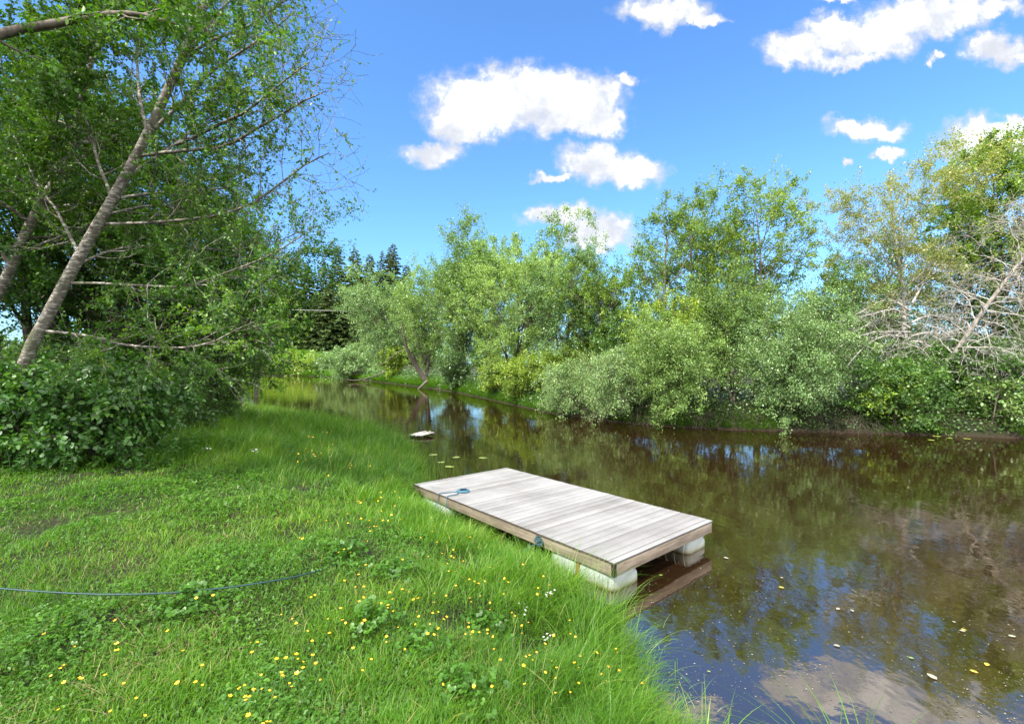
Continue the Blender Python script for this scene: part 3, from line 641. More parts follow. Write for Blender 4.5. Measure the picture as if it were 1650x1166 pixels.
# --- near left bank: the leaning tree
def left_main():
    rng = np.random.default_rng(101)
    d = 9.0
    tp = [(22, 640), (38, 590), (75, 512), (130, 410), (183, 318), (235, 222), (288, 105), (335, -5), (380, -110), (415, -200)]
    dep = [9.0, 9.0, 9.0, 8.9, 8.9, 8.8, 8.7, 8.6, 8.5, 8.5]
    pts = [W(x, y, q) for (x, y), q in zip(tp, dep)]
    b = pts[0].copy(); b[2] = gz(b[0], b[1]) - .1; b[0] -= .25; pts[0] = b
    n = 20
    P0 = polyline(pts, n) - b; R0 = (.102 * (1 - np.linspace(0, 1, n)) ** .5 + .01); R0[0] *= 1.4
    P0 = P0[None]; R0 = R0[None]
    limbs = [([(245, 215), (285, 175), (345, 120), (420, 70), (480, 25)], .075, -.2), ([(262, 160), (300, 95), (335, 40), (385, -20), (420, -80)], .07, .3),
             ([(283, 232), (340, 208), (400, 178), (455, 140), (505, 105)], .065, -.35), ([(228, 250), (300, 245), (365, 238), (425, 208), (490, 172), (530, 150)], .07, -.3),
             ([(196, 318), (250, 308), (305, 303), (365, 297), (420, 275)], .062, .2), ([(172, 360), (250, 358), (330, 352), (400, 335), (455, 300), (500, 268), (535, 250)], .058, -.2),
             ([(118, 455), (200, 456), (300, 458), (370, 436), (440, 410), (490, 380)], .05, -.3), ([(78, 533), (150, 540), (210, 556), (290, 562), (350, 552), (420, 520)], .055, -.4),
             ([(130, 415), (90, 340), (50, 280), (20, 210)], .06, .5), ([(180, 320), (150, 240), (130, 160), (120, 80)], .06, .4), ([(235, 222), (220, 140), (215, 60), (200, -30)], .06, .5), ([(290, 100), (340, 70), (400, 45), (450, 5), (520, -30)], .06, .2), ([(310, 60), (300, 0), (280, -60), (270, -120)], .05, .4), ([(335, -5), (400, -50), (470, -80)], .05, -.2),
             ([(160, 350), (240, 330), (320, 330), (390, 322)], .04, 1.0), ([(120, 430), (190, 400), (280, 395), (380, 400), (440, 385)], .045, 1.2), ([(200, 290), (270, 240), (340, 190), (420, 130), (470, 95)], .045, 1.0)]
    PL, RL = [], []
    for l, r, dz in limbs:
        m = len(l)
        pp = polyline([W(x, y, 8.85 + dz * 3.2 * (i / (m - 1))) for i, (x, y) in enumerate(l)], 12)
        pp += np.cumsum(rng.normal(0, .010, pp.shape), 0)
        PL.append(pp - b); RL.append(r * .40 * (1 - np.linspace(0, 1, 12)) ** .7 + .007)
    P1, R1 = np.array(PL), np.array(RL)
    P2, R2 = spawn(rng, P1, R1, 20, .10, 1.0, lambda t, L: 1.35 * (1.15 - .55 * t), 46, .12, .20, 6, .5, rmin=.004)
    P3, R3 = spawn(rng, P2, R2, 7, .15, 1.0, lambda t, L: L * .5 + .1, 44, .05, .24, 4, .65, rmin=.0032)
    def kp(p, r):
        w = p + b
        u = CX + F * w[:, 0] / w[:, 1]
        return r.random(len(p)) < np.where(u < 330, 1.0, np.clip(1.0 - (u - 350) / 190, .12, 1) ** 1.15)
    ld = foliage_on(rng, np.concatenate([P3, P2[:, 2:]]), 105000, .052, OVAL, .3, .025, keep=kp, clump=1.4, tint=(.5, .2))
    build_tree('alder_tree', b, 'big pale-barked tree leaning right over the lawn, with long bare-tipped boughs', 'tree', GLF, [(P0, R0), (P1, R1), (P2, R2), (P3, R3)], ld, M['bark_grey'], M['left_leaf'], 14)
left_main()

def left_second():
    rng = np.random.default_rng(111)
    tp = [(-150, 640), (-60, 560), (0, 470), (30, 400), (68, 325), (100, 275), (122, 225), (128, 170), (150, 90), (190, 10), (230, -90)]
    pts = [W(x, y, 10.4 - .02 * i) for i, (x, y) in enumerate(tp)]
    b = pts[0].copy(); b[2] = gz(b[0], b[1]) - .1; b[0] -= .2; pts[0] = b
    n = 18
    P0 = (polyline(pts, n) - b)[None]; R0 = (.10 * (1 - np.linspace(0, 1, n)) ** .6 + .012)[None]
    P1, R1 = spawn(rng, P0, R0, 26, .25, .98, lambda t, L: 3.0 - 1.2 * t, 58, .3, .16, 7, .5)
    P2, R2 = spawn(rng, P1, R1, 9, .2, 1, lambda t, L: L * .42, 46, .1, .2, 5, .6, rmin=.004)
    P3, R3 = spawn(rng, P2, R2, 6, .15, 1, lambda t, L: L * .5 + .1, 44, 0, .22, 3, .65, rmin=.003)
    ld = foliage_on(rng, np.concatenate([P3, P2[:, 2:]]), 66000, .060, OVAL, .3, .03, clump=1.3)
    build_tree('alder_tree', b, 'second pale leaning trunk in the dark leaves at the left edge', 'tree', GLF, [(P0, R0), (P1, R1), (P2, R2), (P3, R3)], ld, M['bark_grey'], M['left_leaf'], 11)
left_second()

def left_edge():
    """The tree whose trunk stands outside at the left; one thick bough reaches in at the top."""
    rng = np.random.default_rng(121)
    b = np.array([-10.2, 5.2, 0]); b[2] = gz(b[0], b[1]) - .1
    P0 = polyline([b, b + [.1, .1, 3], b + [.3, .2, 6], b + [.3, .3, 9.5], b + [.5, .3, 13]], 14)[None] - b
    R0 = (.27 * (1 - np.linspace(0, 1, 14)) ** .7 + .02)[None]
    bough = polyline([b + [.15, .1, 4.6], W(-120, 90, 6.2), W(0, 55, 6.6), W(80, 40, 6.7), (W(165, 24, 6.8)), W(230, 24, 6.9), W(300, 45, 7.0)], 14) - b
    P1, R1 = spawn(rng, P0, R0, 16, .32, .97, lambda t, L: 3.6 - 1.4 * t, 60, .3, .14, 7, .5)
    PB = bough[None]; RB = (.075 * (1 - np.linspace(0, 1, 14)) ** .8 + .012)[None]
    P2a, R2a = spawn(rng, P1, R1, 8, .2, 1, lambda t, L: L * .4, 46, .1, .2, 5, .6, rmin=.004)
    P2b, R2b = spawn(rng, PB, RB, 9, .2, 1, lambda t, L: 1.0 - .3 * t, 60, .1, .2, 5, .5, rmin=.004)
    P2 = np.concatenate([P2a, P2b]); R2 = np.concatenate([R2a, R2b])
    P3, R3 = spawn(rng, P2, R2, 6, .15, 1, lambda t, L: L * .5 + .1, 44, 0, .22, 3, .65, rmin=.003)
    ld = foliage_on(rng, P3, 36000, .07, OVAL, .3, .05, clump=1.5)
    ro = build_tree('alder_tree', b, 'tree at the left edge sending one thick dark bough in at the top', 'tree', GLF, [(P0, R0), (P1, R1), (P2, R2), (P3, R3)], ld, M['bark_mid'], M['left_leaf'], 11)
    a = Acc(); a.add(*tubes(PB, RB, 9)); a.build('bough', M['bark_mid'], ro, smooth=True)
left_edge()
# the dense trees behind
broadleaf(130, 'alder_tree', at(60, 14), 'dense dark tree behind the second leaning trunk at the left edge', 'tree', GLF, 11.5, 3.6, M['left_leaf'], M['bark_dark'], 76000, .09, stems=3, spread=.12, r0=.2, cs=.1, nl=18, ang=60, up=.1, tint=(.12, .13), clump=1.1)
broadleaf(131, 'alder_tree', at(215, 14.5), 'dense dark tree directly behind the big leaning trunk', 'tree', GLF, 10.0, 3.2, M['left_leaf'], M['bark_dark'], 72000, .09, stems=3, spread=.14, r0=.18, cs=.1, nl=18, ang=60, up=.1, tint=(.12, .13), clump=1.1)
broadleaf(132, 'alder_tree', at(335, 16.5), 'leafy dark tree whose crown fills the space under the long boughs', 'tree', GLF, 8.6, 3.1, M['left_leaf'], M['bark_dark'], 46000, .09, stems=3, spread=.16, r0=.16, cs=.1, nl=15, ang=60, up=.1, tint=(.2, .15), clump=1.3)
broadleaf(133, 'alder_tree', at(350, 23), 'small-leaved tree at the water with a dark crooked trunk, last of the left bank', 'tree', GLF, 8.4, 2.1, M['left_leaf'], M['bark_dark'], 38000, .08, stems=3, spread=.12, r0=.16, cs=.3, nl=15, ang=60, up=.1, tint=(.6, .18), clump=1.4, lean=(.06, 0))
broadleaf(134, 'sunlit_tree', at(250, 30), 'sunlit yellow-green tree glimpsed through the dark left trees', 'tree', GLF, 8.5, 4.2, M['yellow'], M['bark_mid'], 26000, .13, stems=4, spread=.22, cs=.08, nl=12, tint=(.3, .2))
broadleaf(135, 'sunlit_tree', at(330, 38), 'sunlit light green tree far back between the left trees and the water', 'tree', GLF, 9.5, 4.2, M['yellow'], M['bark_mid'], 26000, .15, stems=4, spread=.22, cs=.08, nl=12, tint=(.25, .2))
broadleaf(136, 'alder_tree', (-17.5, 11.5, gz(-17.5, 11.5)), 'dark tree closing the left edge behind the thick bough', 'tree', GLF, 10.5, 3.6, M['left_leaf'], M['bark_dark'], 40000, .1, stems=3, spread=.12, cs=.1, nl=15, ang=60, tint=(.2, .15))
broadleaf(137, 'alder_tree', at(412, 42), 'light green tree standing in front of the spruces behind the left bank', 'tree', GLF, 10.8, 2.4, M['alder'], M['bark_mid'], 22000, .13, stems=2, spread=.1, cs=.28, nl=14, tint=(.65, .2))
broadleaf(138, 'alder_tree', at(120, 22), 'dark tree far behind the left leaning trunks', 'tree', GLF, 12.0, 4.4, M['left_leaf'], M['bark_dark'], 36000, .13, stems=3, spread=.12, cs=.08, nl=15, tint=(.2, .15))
# broken log in the left foliage, and limbs over the grass
stick('broken_limb', 'thick broken brown limb sticking out level over the grass from the left trees', 'branch', [W(300, 548, 17), W(345, 543, 16.6), (W(392, 547, 16.2)), W(418, 553, 16), W(438, 554, 15.9)], .10, M['bark_red'], forks=[[W(385, 548, 16.2), W(410, 532, 16), W(445, 518, 15.8), W(470, 508, 15.6)]])
stick('broken_limb', 'grey broken stem slanting down through the leaves towards the grass', 'branch', [W(340, 565, 18), W(362, 580, 18), W(385, 594, 18)], .08, M['bark_mid'])

# --- dark broad leaved shrubs in front of the left trees
GSH = 'broad leaved shrubs at the left edge of the lawn'
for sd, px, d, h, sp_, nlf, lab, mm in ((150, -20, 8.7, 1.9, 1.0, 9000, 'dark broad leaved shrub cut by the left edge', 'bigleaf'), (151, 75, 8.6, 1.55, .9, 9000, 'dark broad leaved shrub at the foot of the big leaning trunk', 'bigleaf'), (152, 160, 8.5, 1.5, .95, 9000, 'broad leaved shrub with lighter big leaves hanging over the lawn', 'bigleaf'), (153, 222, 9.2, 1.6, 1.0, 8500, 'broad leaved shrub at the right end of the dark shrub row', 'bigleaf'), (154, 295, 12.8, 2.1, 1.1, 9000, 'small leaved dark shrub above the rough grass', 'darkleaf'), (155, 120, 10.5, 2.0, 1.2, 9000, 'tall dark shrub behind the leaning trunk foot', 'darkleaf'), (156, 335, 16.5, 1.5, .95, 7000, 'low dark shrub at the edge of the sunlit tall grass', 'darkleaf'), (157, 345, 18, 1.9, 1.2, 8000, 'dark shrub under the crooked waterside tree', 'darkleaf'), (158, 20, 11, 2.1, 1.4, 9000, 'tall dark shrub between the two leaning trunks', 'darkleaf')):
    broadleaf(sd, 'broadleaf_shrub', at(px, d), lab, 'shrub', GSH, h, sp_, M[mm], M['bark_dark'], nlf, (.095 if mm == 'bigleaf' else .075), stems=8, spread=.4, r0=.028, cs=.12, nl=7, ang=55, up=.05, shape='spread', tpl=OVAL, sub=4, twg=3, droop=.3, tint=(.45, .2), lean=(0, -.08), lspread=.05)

# ------------------------------------------------------------------ dock
dock_loc = (1.24609523, 5.62626776, .40738640)
dock = empty('floating_dock', dock_loc, 'grey wooden floating dock on white plastic floats moored against the grassy bank', 'dock', rot=(-.0058, .0040, .698638))
DW, DL = 2.45, 5.08
rng = np.random.default_rng(5)
a = Acc(); y = 0.0; k = 0
ys = []
wds = [.088] + [.1395] * 40
while y < DL - .02:
    w = min(wds[k], DL - y); gap = .0068
    if k == 27: gap = .012
    ys.append((y, y + w)); y += w + gap; k += 1
for (y0, y1) in ys:
    j = rng.normal(0, .0016); o0 = rng.normal(0, .002); o1 = rng.normal(0, .002); tn = float(np.clip(rng.normal(.55, .22), 0, 1))
    # a slightly cupped board, six strips across
    xs = np.linspace(-.008 + o0, DW + .006 + o1, 2); yy = np.array([y0, y0 + .004, (y0 + y1) / 2, y1 - .004, y1]); zz = np.array([-.004, 0, -.0012, 0, -.004]) + j
    V = np.array([[x, yv, z] for x in xs for yv, z in zip(yy, zz)] + [[x, yv, -.028] for x in xs for yv in (y0, y1)])
    Qt = [[i, i + 5, i + 6, i + 1] for i in range(4)]
    a.add(V, np.array(Qt), tn, 0)
    a.add(V, np.array([[0, 10, 12, 5], [4, 9, 13, 11], [10, 11, 13, 12]]), tn, 0)
    a.add(V, np.array([[0, 1, 2, 3, 4, 11, 10], [5, 12, 13, 9, 8, 7, 6]]), tn, 1)
for (y0, y1) in ys:
    for sx in (.03, .62, 1.22, 1.83, DW - .03):
        for fy in (.27, .73):
            c0 = np.array([sx + rng.normal(0, .004), y0 + (y1 - y0) * fy + rng.normal(0, .003), .0022]); th = np.linspace(0, 2 * PI, 6, endpoint=False)
            a.add(np.stack([c0[0] + .0052 * np.cos(th), c0[1] + .0052 * np.sin(th), np.full(6, c0[2])], 1), np.arange(6)[None], .5, 1)
a.build('deck', [M['deck'], M['endgrain']], dock)
def fascia(name, x0, x1, y0, y1, z0, z1, m):
    a = Acc(); a.box(x0, x1, y0, y1, z0, z1); o = a.build(name, m, dock)
    bv = o.modifiers.new('bevel', 'BEVEL'); bv.width = .004; bv.segments = 2
    return o
fascia('side_fascia', .004, .046, .05, DL - .05, -.182, -.0305, M['fascia_y'])
fascia('side_fascia', DW - .046, DW - .004, .05, DL - .05, -.182, -.0305, M['fascia_y'])
fascia('end_fascia', .052, DW - .004, .004, .048, -.182, -.0305, M['fascia_x'])
fascia('end_fascia', .004, DW - .004, DL - .048, DL - .004, -.182, -.0305, M['fascia_x'])
fascia('corner_post', .002, .050, .002, .048, -.186, -.0300, M['blackwood'])
for yy in (1.3, 2.55, 3.8):
    fascia('joist', .05, DW - .05, yy - .024, yy + .024, -.175, -.031, M['fascia_x'])

def superbox(sx, sy, sz, ex=.32, nu=40, nv=20, ribs=0):
    u = np.linspace(0, 2 * PI, nu, endpoint=False); v = np.linspace(-PI / 2, PI / 2, nv)
    f = lambda w, m: np.sign(w) * np.abs(w) ** m
    U, Vv = np.meshgrid(u, v)
    x = sx * f(np.cos(Vv), ex) * f(np.cos(U), ex); yv = sy * f(np.cos(Vv), ex) * f(np.sin(U), ex); z = sz * f(np.sin(Vv), ex)
    if ribs:
        g = 1 - .10 * np.exp(-((z - .085 - .07 * x / sx) / .022) ** 2) - .05 * np.exp(-((yv % (sy * .66) - sy * .33) / .02) ** 2)
        x = x * g; yv = yv * (1 - (1 - g) * .4)
    Vt = np.stack([x, yv, z], -1).reshape(-1, 3)
    i = np.arange(nv - 1)[:, None] * nu; j = np.arange(nu)[None]; j2 = (j + 1) % nu
    Q = np.stack([i + j, i + j2, i + nu + j2, i + nu + j], -1).reshape(-1, 4)
    return Vt, Q
fv, fq = superbox(.30, .57, .235, .30, 120, 48, 1)
for (cx, cy) in ((.335, .615), (DW - .335, .615), (.335, DL - .70), (DW - .335, DL - .70)):
    f = mk('float', fv, [fq], M['float'], smooth=True, parent=dock, loc=(cx, cy, -.182 - .222))
a = Acc()
for k in range(1):
    pth = [(-.002, .62, -.178), (.026, .62, -.20), (.022, .62, -.30), (.024, .62, -.42), (.05, .62, -.60)]
    for i in range(len(pth) - 1):
        (x0, y0, z0), (x1, y1, z1) = pth[i], pth[i + 1]
        V = np.array([[x0, y0 - .03, z0], [x0, y0 + .03, z0], [x1, y0 + .03, z1], [x1, y0 - .03, z1]]); V2 = V + [.004, 0, 0]
        a.add(np.concatenate([V, V2]), np.array([[0, 3, 2, 1], [4, 5, 6, 7], [0, 4, 7, 3], [1, 2, 6, 5]]))
a.build('strap', M['strap'], dock)
dock_m = None
def dockpt(x, y, z):
    ya, p, r = .698638, -.0058, .0040
    c, s = math.cos, math.sin
    Rz = np.array([[c(ya), -s(ya), 0], [s(ya), c(ya), 0], [0, 0, 1]]); Ry = np.array([[c(r), 0, s(r)], [0, 1, 0], [-s(r), 0, c(r)]]); Rx = np.array([[1, 0, 0], [0, c(p), -s(p)], [0, s(p), c(p)]])
    return Rz @ Ry @ Rx @ np.array([x, y, z]) + np.array(dock_loc)
# coil of rope on the deck
a = Acc()
th = np.linspace(0, 2 * PI * 4.5, 140); rr = .135 - .012 * th / (2 * PI) + .006 * np.sin(th * 3)
coil = np.stack([.44 + rr * np.cos(th) * .95, 3.92 + rr * np.sin(th) * .95, .010 + .007 * (th / (2 * PI)) + .002 * np.sin(th * 5)], 1)
lead = np.array([[.44 - .13, 3.95, .012], [.20, 4.0, .014], [.10, 4.02, .018], [-.01, 4.06, .012], [-.03, 4.07, -.06], [-.035, 4.08, -.16], [-.12, 4.1, -.25]])
lead2 = np.array([[.30, 3.90, .012], [.22, 3.80, .014], [.12, 3.80, .016], [-.01, 3.78, .012], [-.03, 3.77, -.08], [-.05, 3.77, -.2]])
p0 = dockpt(.44, 3.92, .001)
Wp = lambda L: np.array([dockpt(*q) for q in L]) - p0
a.tube(Wp(coil), .009, 6); a.tube(Wp(polyline(lead, 20)), .008, 6); a.tube(Wp(polyline(lead2, 18)), .008, 6)
tag(a.build('rope_coil', M['rope_blue'], None, True, loc=p0), 'small coil of blue rope lying on the dock boards', 'rope')
# knot on the side fascia
a = Acc(); kp0 = dockpt(-.02, 1.30, -.12)
th = np.linspace(0, 2 * PI, 26)
for k in range(5):
    ph = k * .7
    ring = np.stack([-.035 + .028 * np.cos(th + ph), 1.30 + .042 * np.sin(th) + .012 * (k - 2), -.115 + .038 * np.cos(th) * math.cos(ph) + .01 * k], 1)
    a.tube(np.array([dockpt(*q) for q in ring]) - kp0, .011, 6)
tail = np.array([[-.05, 1.32, -.13], [-.10, 1.38, -.17], [-.16, 1.46, -.24], [-.30, 1.6, -.30]])
a.tube(np.array([dockpt(*q) for q in polyline(tail, 12)]) - kp0, .011, 6)
tag(a.build('mooring_knot', M['rope_knot'], None, True, loc=kp0), 'knotted blue mooring rope on the long side of the dock', 'rope')

# pale pallet floating by the tall grass
def pallet():
    x0 = (680 - CX) / F * 18.4
    r = empty('floating_pallet', (x0, 18.4, .02), 'small pale wooden pallet raft floating at the edge of the tall grass', 'pallet', rot=(.05, -.015, -.55))
    for k in range(3):
        a = Acc(); x = -.40 + .28 * k; a.box(x, x + .22, -.48, .48, .11, .135); a.build('plank', M['palewood'], r)
    for k in range(2):
        a = Acc(); x = -.175 + .28 * k; a.tube([(x, -.56, .10), (x + .01, .5, .16)], .024, 6); a.build('pole', M['bark_dead'], r, True)
    a = Acc()
    for y in (-.4, .36): a.box(-.42, .42, y, y + .07, .0, .108)
    a.build('crossbeam', M['endgrain'], r)
    r.scale = (.82, .82, .82)
pallet()

# ------------------------------------------------------------------ grass
def blades(rng, P, h, w, bend, nseg, az=None, lean=.15):
    n = len(P); az = rng.uniform(0, 2 * PI, n) if az is None else az
    d = np.stack([np.cos(az), np.sin(az), np.zeros(n)], 1)
    fa = az + PI / 2 + rng.normal(0, .5, n)
    sd = np.stack([np.cos(fa), np.sin(fa), np.zeros(n)], 1)
    V = []
    for k in range(nseg + 1):
        t = k / nseg
        hor = h * (lean * t + bend * t * t); ver = h * (t - .55 * bend * t ** 2.4)
        c = P + d * hor[:, None] + np.array([0, 0, 1.]) * ver[:, None]
        ww = (w * (1 - .92 * t ** 1.6))[:, None] * .5
        V += [c - sd * ww, c + sd * ww]
    V = np.stack(V, 1); m = 2 * (nseg + 1)
    q = np.array([[2 * k, 2 * k + 1, 2 * k + 3, 2 * k + 2] for k in range(nseg)])
    Q = (np.arange(n)[:, None, None] * m + q[None]).reshape(-1, 4)
    return V.reshape(-1, 3), Q, m
def patchn(x, y, s=1.0, o=0.0):
    return .5 + .5 * np.clip((np.sin(x * 1.7 * s + o) * np.cos(y * 1.3 * s - o * .7) + .7 * np.sin(x * 3.1 * s - y * 2.3 * s + o * 2) + .5 * np.sin(x * 6.3 * s + y * 5.1 * s + o * 3)) / 1.6, -1, 1)
def scatter(rng, n, u0, u1, y0, y1):
    u = rng.uniform(u0, u1, n); y = np.exp(rng.uniform(math.log(y0), math.log(y1), n)); return u * y, y

def lawn():
    rng = np.random.default_rng(200)
    x, y = scatter(rng, 370000, -1.22, .95, 1.7, 40)
    z, d, side = height(x, y, True)
    tall = sstep(7.9, 9.3, y + .35 * np.sin(x * 1.3)) * (side == 0)
    bank = np.exp(-np.maximum(d, 0) / .9)
    hole = patchn(x, y, 1.1, 2.0)
    ok = (d > -.02) & (side == 0) & (x < 5) & (tall < rng.random(len(x))) & ((hole > .07) | (rng.random(len(x)) < .25)) & (rng.random(len(x)) > .85 * hole_at(x, y))
    x, y, z, d, bank, tall = [q[ok] for q in (x, y, z, d, bank, tall)]
    n = len(x); pn = patchn(x, y, .9); pf = patchn(x, y, 2.6, 1.0)
    h = (.05 + .075 * pf * pn + .16 * bank + .09 * sstep(3.2, .8, d) * pf) * rng.uniform(.55, 1.35, n) * (1 + .05 * np.clip(y - 5, 0, 6))
    w = .0040 * np.maximum(1, y / 3.6) * rng.uniform(.6, 1.3, n) * np.where(rng.random(n) < .10, 2.0, 1.0)
    V, Q, m = blades(rng, np.stack([x, y, z - .005], 1), h, w, rng.uniform(.15, .75, n), 2, lean=.3)
    t = np.clip(.30 + .38 * patchn(x, y, .5, .6) + rng.normal(0, .14, n), 0, .92); t[rng.random(n) < .03] = 1.0
    o = mk('lawn_grass', V, [Q], M['grass'], np.repeat(t, m)); tag(o, 'short green lawn grass on the near bank', 'grass', kind='stuff')
    # broad herb leaves among the grass
    x, y = scatter(rng, 120000, -1.22, .6, 1.7, 10)
    z, d, side = height(x, y, True)
    pn = patchn(x, y, .8, 1.4)
    ok = (d > .15) & (side == 0) & (x < 3) & (rng.random(len(x)) < np.clip(pn * .9 + .0, .16, .8)) & (y < 9.2)
    x, y, z, pn = x[ok], y[ok], z[ok], pn[ok]; n = len(x)
    az = rng.uniform(0, 2 * PI, n)
    D = np.stack([np.cos(az), np.sin(az), rng.normal(.05, .3, n)], 1)
    Nn = unit(np.array([0, 0, 1.]) + rng.normal(0, .35, (n, 3)))
    sz = (.013 + .022 * rng.random(n) ** 2 * pn) * np.maximum(1, y / 4.2)
    V, Q, m = leaves(np.stack([x, y, z + .015 + .085 * pn * rng.random(n)], 1), D, Nn, sz, TRIFOL)
    o = mk('lawn_herbs', V, [Q], M['clover'], np.repeat(np.clip(.25 + .4 * patchn(x, y, 1.3, 3) + rng.normal(0, .15, n), 0, 1), m)); tag(o, 'low lobed herb leaves growing all through the lawn', 'herbs', kind='stuff')
    # dry cut grass lying about
    x, y = scatter(rng, 7500, -1.22, .4, 1.8, 9); z, d, side = height(x, y, True)
    ok = (d > .4) & (side == 0) & (patchn(x, y, 1.6, 5) > .62); x, y, z = x[ok], y[ok], z[ok]; n = len(x)
    V, Q, m = blades(rng, np.stack([x, y, z + .03], 1), rng.uniform(.025, .075, n), np.full(n, .0028) * np.maximum(1, y / 4), rng.uniform(.2, .6, n), 2, lean=2.5)
    o = mk('dry_grass', V, [Q], M['straw'], np.repeat(rng.random(n), m)); tag(o, 'dry straw coloured clippings lying in the lawn', 'grass', kind='stuff')
lawn()

def tall_grass():
    rng = np.random.default_rng(210)
    x, y = scatter(rng, 190000, -1.0, .02, 7.6, 42)
    z, d, side = height(x, y, True)
    tall = sstep(7.7, 9.6, y + .35 * np.sin(x * 1.3))
    inw = (d > -.55) & (rng.random(len(x)) < np.where(d > 0, 1, np.exp(d * 5) * .5))
    ok = (side == 0) & inw & (tall > rng.random(len(x))) & (d < 14) & ~((d < .35) & (y < 9.9))
    x, y, z, d = [q[ok] for q in (x, y, z, d)]; n = len(x)
    pn = patchn(x, y, .6, 1.1)
    h = (.22 + .52 * pn * patchn(x, y, 2.1, 2.2)) * rng.uniform(.55, 1.35, n) * np.where(y < 9.4, .75, 1.0 + .3 * sstep(12, 16, y))
    w = .006 * np.maximum(1, y / 8.5) * rng.uniform(.7, 1.35, n)
    az = rng.normal(.5, 1.2, n)
    V, Q, m = blades(rng, np.stack([x, y, np.maximum(z, -.1) - .01], 1), h, w, rng.uniform(.1, .75, n), 3, az, lean=.2)
    t = np.clip(.16 + .55 * patchn(x, y, .8, .2) * patchn(x, y, .35, 1.2) + .018 * (y - 12) + rng.normal(0, .17, n), 0, .95); t[rng.random(n) < .03] = 1
    o = mk('tall_grass', V, [Q], M['tall'], np.repeat(t, m)); tag(o, 'tall wind-combed grass along the near shore', 'grass', kind='stuff')
    # bank strip beside the dock
    x = rng.uniform(-2.6, 3.6, 90000); y = rng.uniform(2.5, 9.8, 90000)
    z, d, side = height(x, y, True)
    pn = patchn(x, y, 1.1, 4.0)
    ok = (side == 0) & (d > -.06) & (d < 1.35) & (rng.random(len(x)) < (.18 + .9 * (pn > .42)) * (1.2 - .75 * d)) & (y > 3.0) & (rng.random(len(x)) > .9 * hole_at(x, y))
    x, y, z, d, pn = [q[ok] for q in (x, y, z, d, pn)]; n = len(x)
    h = (.17 + .22 * pn) * rng.uniform(.6, 1.3, n)
    V, Q, m = blades(rng, np.stack([x, y, z - .01], 1), h, .0052 * rng.uniform(.7, 1.35, n), rng.uniform(.2, .9, n), 4, rng.normal(-.7, 1.3, n), lean=.2)
    t = np.clip(.2 + .45 * patchn(x, y, .9, 2.2) + rng.normal(0, .15, n), 0, .95); t[rng.random(n) < .025] = 1
    o = mk('bank_grass', V, [Q], M['tall'], np.repeat(t, m)); tag(o, 'knee high arching grass on the slope beside the dock', 'grass', kind='stuff')
    # thin reeds standing in the water beyond the dock
    n = 900
    yy = rng.uniform(10.8, 17.5, n); cx = np.interp(yy, [10.6, 12.6, 15, 17.4], [-2.05, -2.6, -3.3, -4.4]); xx = cx + rng.exponential(.55, n)
    V, Q, m = blades(rng, np.stack([xx, yy, np.full(n, -.15)], 1), rng.uniform(.22, .5, n), np.full(n, .008), rng.uniform(0, .25, n), 3, lean=.08)
    o = mk('reeds', V, [Q], M['tall'], np.repeat(np.clip(rng.normal(.6, .2, n), 0, 1), m)); tag(o, 'sparse thin reeds standing in the water beyond the dock', 'reeds', kind='stuff')
tall_grass()

def tuft(name, label, x, y, n, h, seed, group, spread=.12, mat='tall', w=.006, bend=(.3, 1.0), z=None, tint=.4):
    rng = np.random.default_rng(seed)
    z = gz(x, y) if z is None else z
    P = np.stack([rng.normal(0, spread, n), rng.normal(0, spread, n), np.full(n, -.02)], 1)
    az = np.arctan2(P[:, 1], P[:, 0]) + rng.normal(0, .5, n)
    V, Q, m = blades(rng, P, h * rng.uniform(.55, 1.2, n), w * rng.uniform(.7, 1.3, n), rng.uniform(*bend, n), 6, az, lean=.25)
    o = mk(name, V, [Q], M[mat], np.repeat(np.clip(rng.normal(tint, .18, n), 0, .95), m), loc=(x, y, z))
    return tag(o, label, 'grass tuft', group)
GT = 'sedge tufts at the near shore'
def ground_at(px, py):
    for d in np.concatenate([np.linspace(1.6, 14, 500), np.linspace(14, 40, 300)]):
        x = (px - CX) / F * d; zz = CAMZ + (HY - py) / F * d
        g_ = max(gz(x, d), 0.0)
        if zz <= g_: return np.array([x, d, g_])
    return np.array([x, d, g_])
tuft('sedge_tuft', 'arching dark sedge tuft over the white water reflection at the bottom right of the view', 2.32, 3.0, 90, .66, 301, GT, .09, w=.011, bend=(.5, 1.25), tint=.25)
tuft('sedge_tuft', 'thin sparse sedge tuft at the bottom right corner of the view', 3.3, 2.85, 44, .62, 302, GT, .14, w=.009, bend=(.4, 1.2), tint=.3)
tuft('sedge_tuft', 'upright bright blades between the lawn and the dark blue patch of water', 1.36, 3.3, 40, .45, 303, GT, .1, w=.011, bend=(.1, .5), tint=.7)
for i, (px, py, n, h, lab) in enumerate(((905, 955, 260, .62, 'full arching tuft in front of the white float of the dock'), (960, 1010, 240, .60, 'arching tuft just left of the near dock corner'), (850, 905, 220, .54, 'arching tuft under the mooring knot of the dock'), (1000, 1065, 170, .48, 'tuft at the water straight below the dock corner'), (760, 935, 120, .36, 'upright light green tuft on the slope left of the dock'), (700, 975, 90, .28, 'short tuft beside the dark hollow in the bank'), (930, 1060, 190, .52, 'drooping tuft halfway between lawn and water'), (815, 875, 170, .5, 'tuft hanging over the dark gap under the dock'), (1035, 1085, 60, .32, 'sparse tuft standing in the shallow water by the shore'), (730, 850, 110, .32, 'tuft against the long side of the dock near the rope coil'))):
    p = ground_at(px, py); tuft('sedge_tuft', lab, p[0], p[1], n, h, 310 + i, GT, .11, tint=.45)

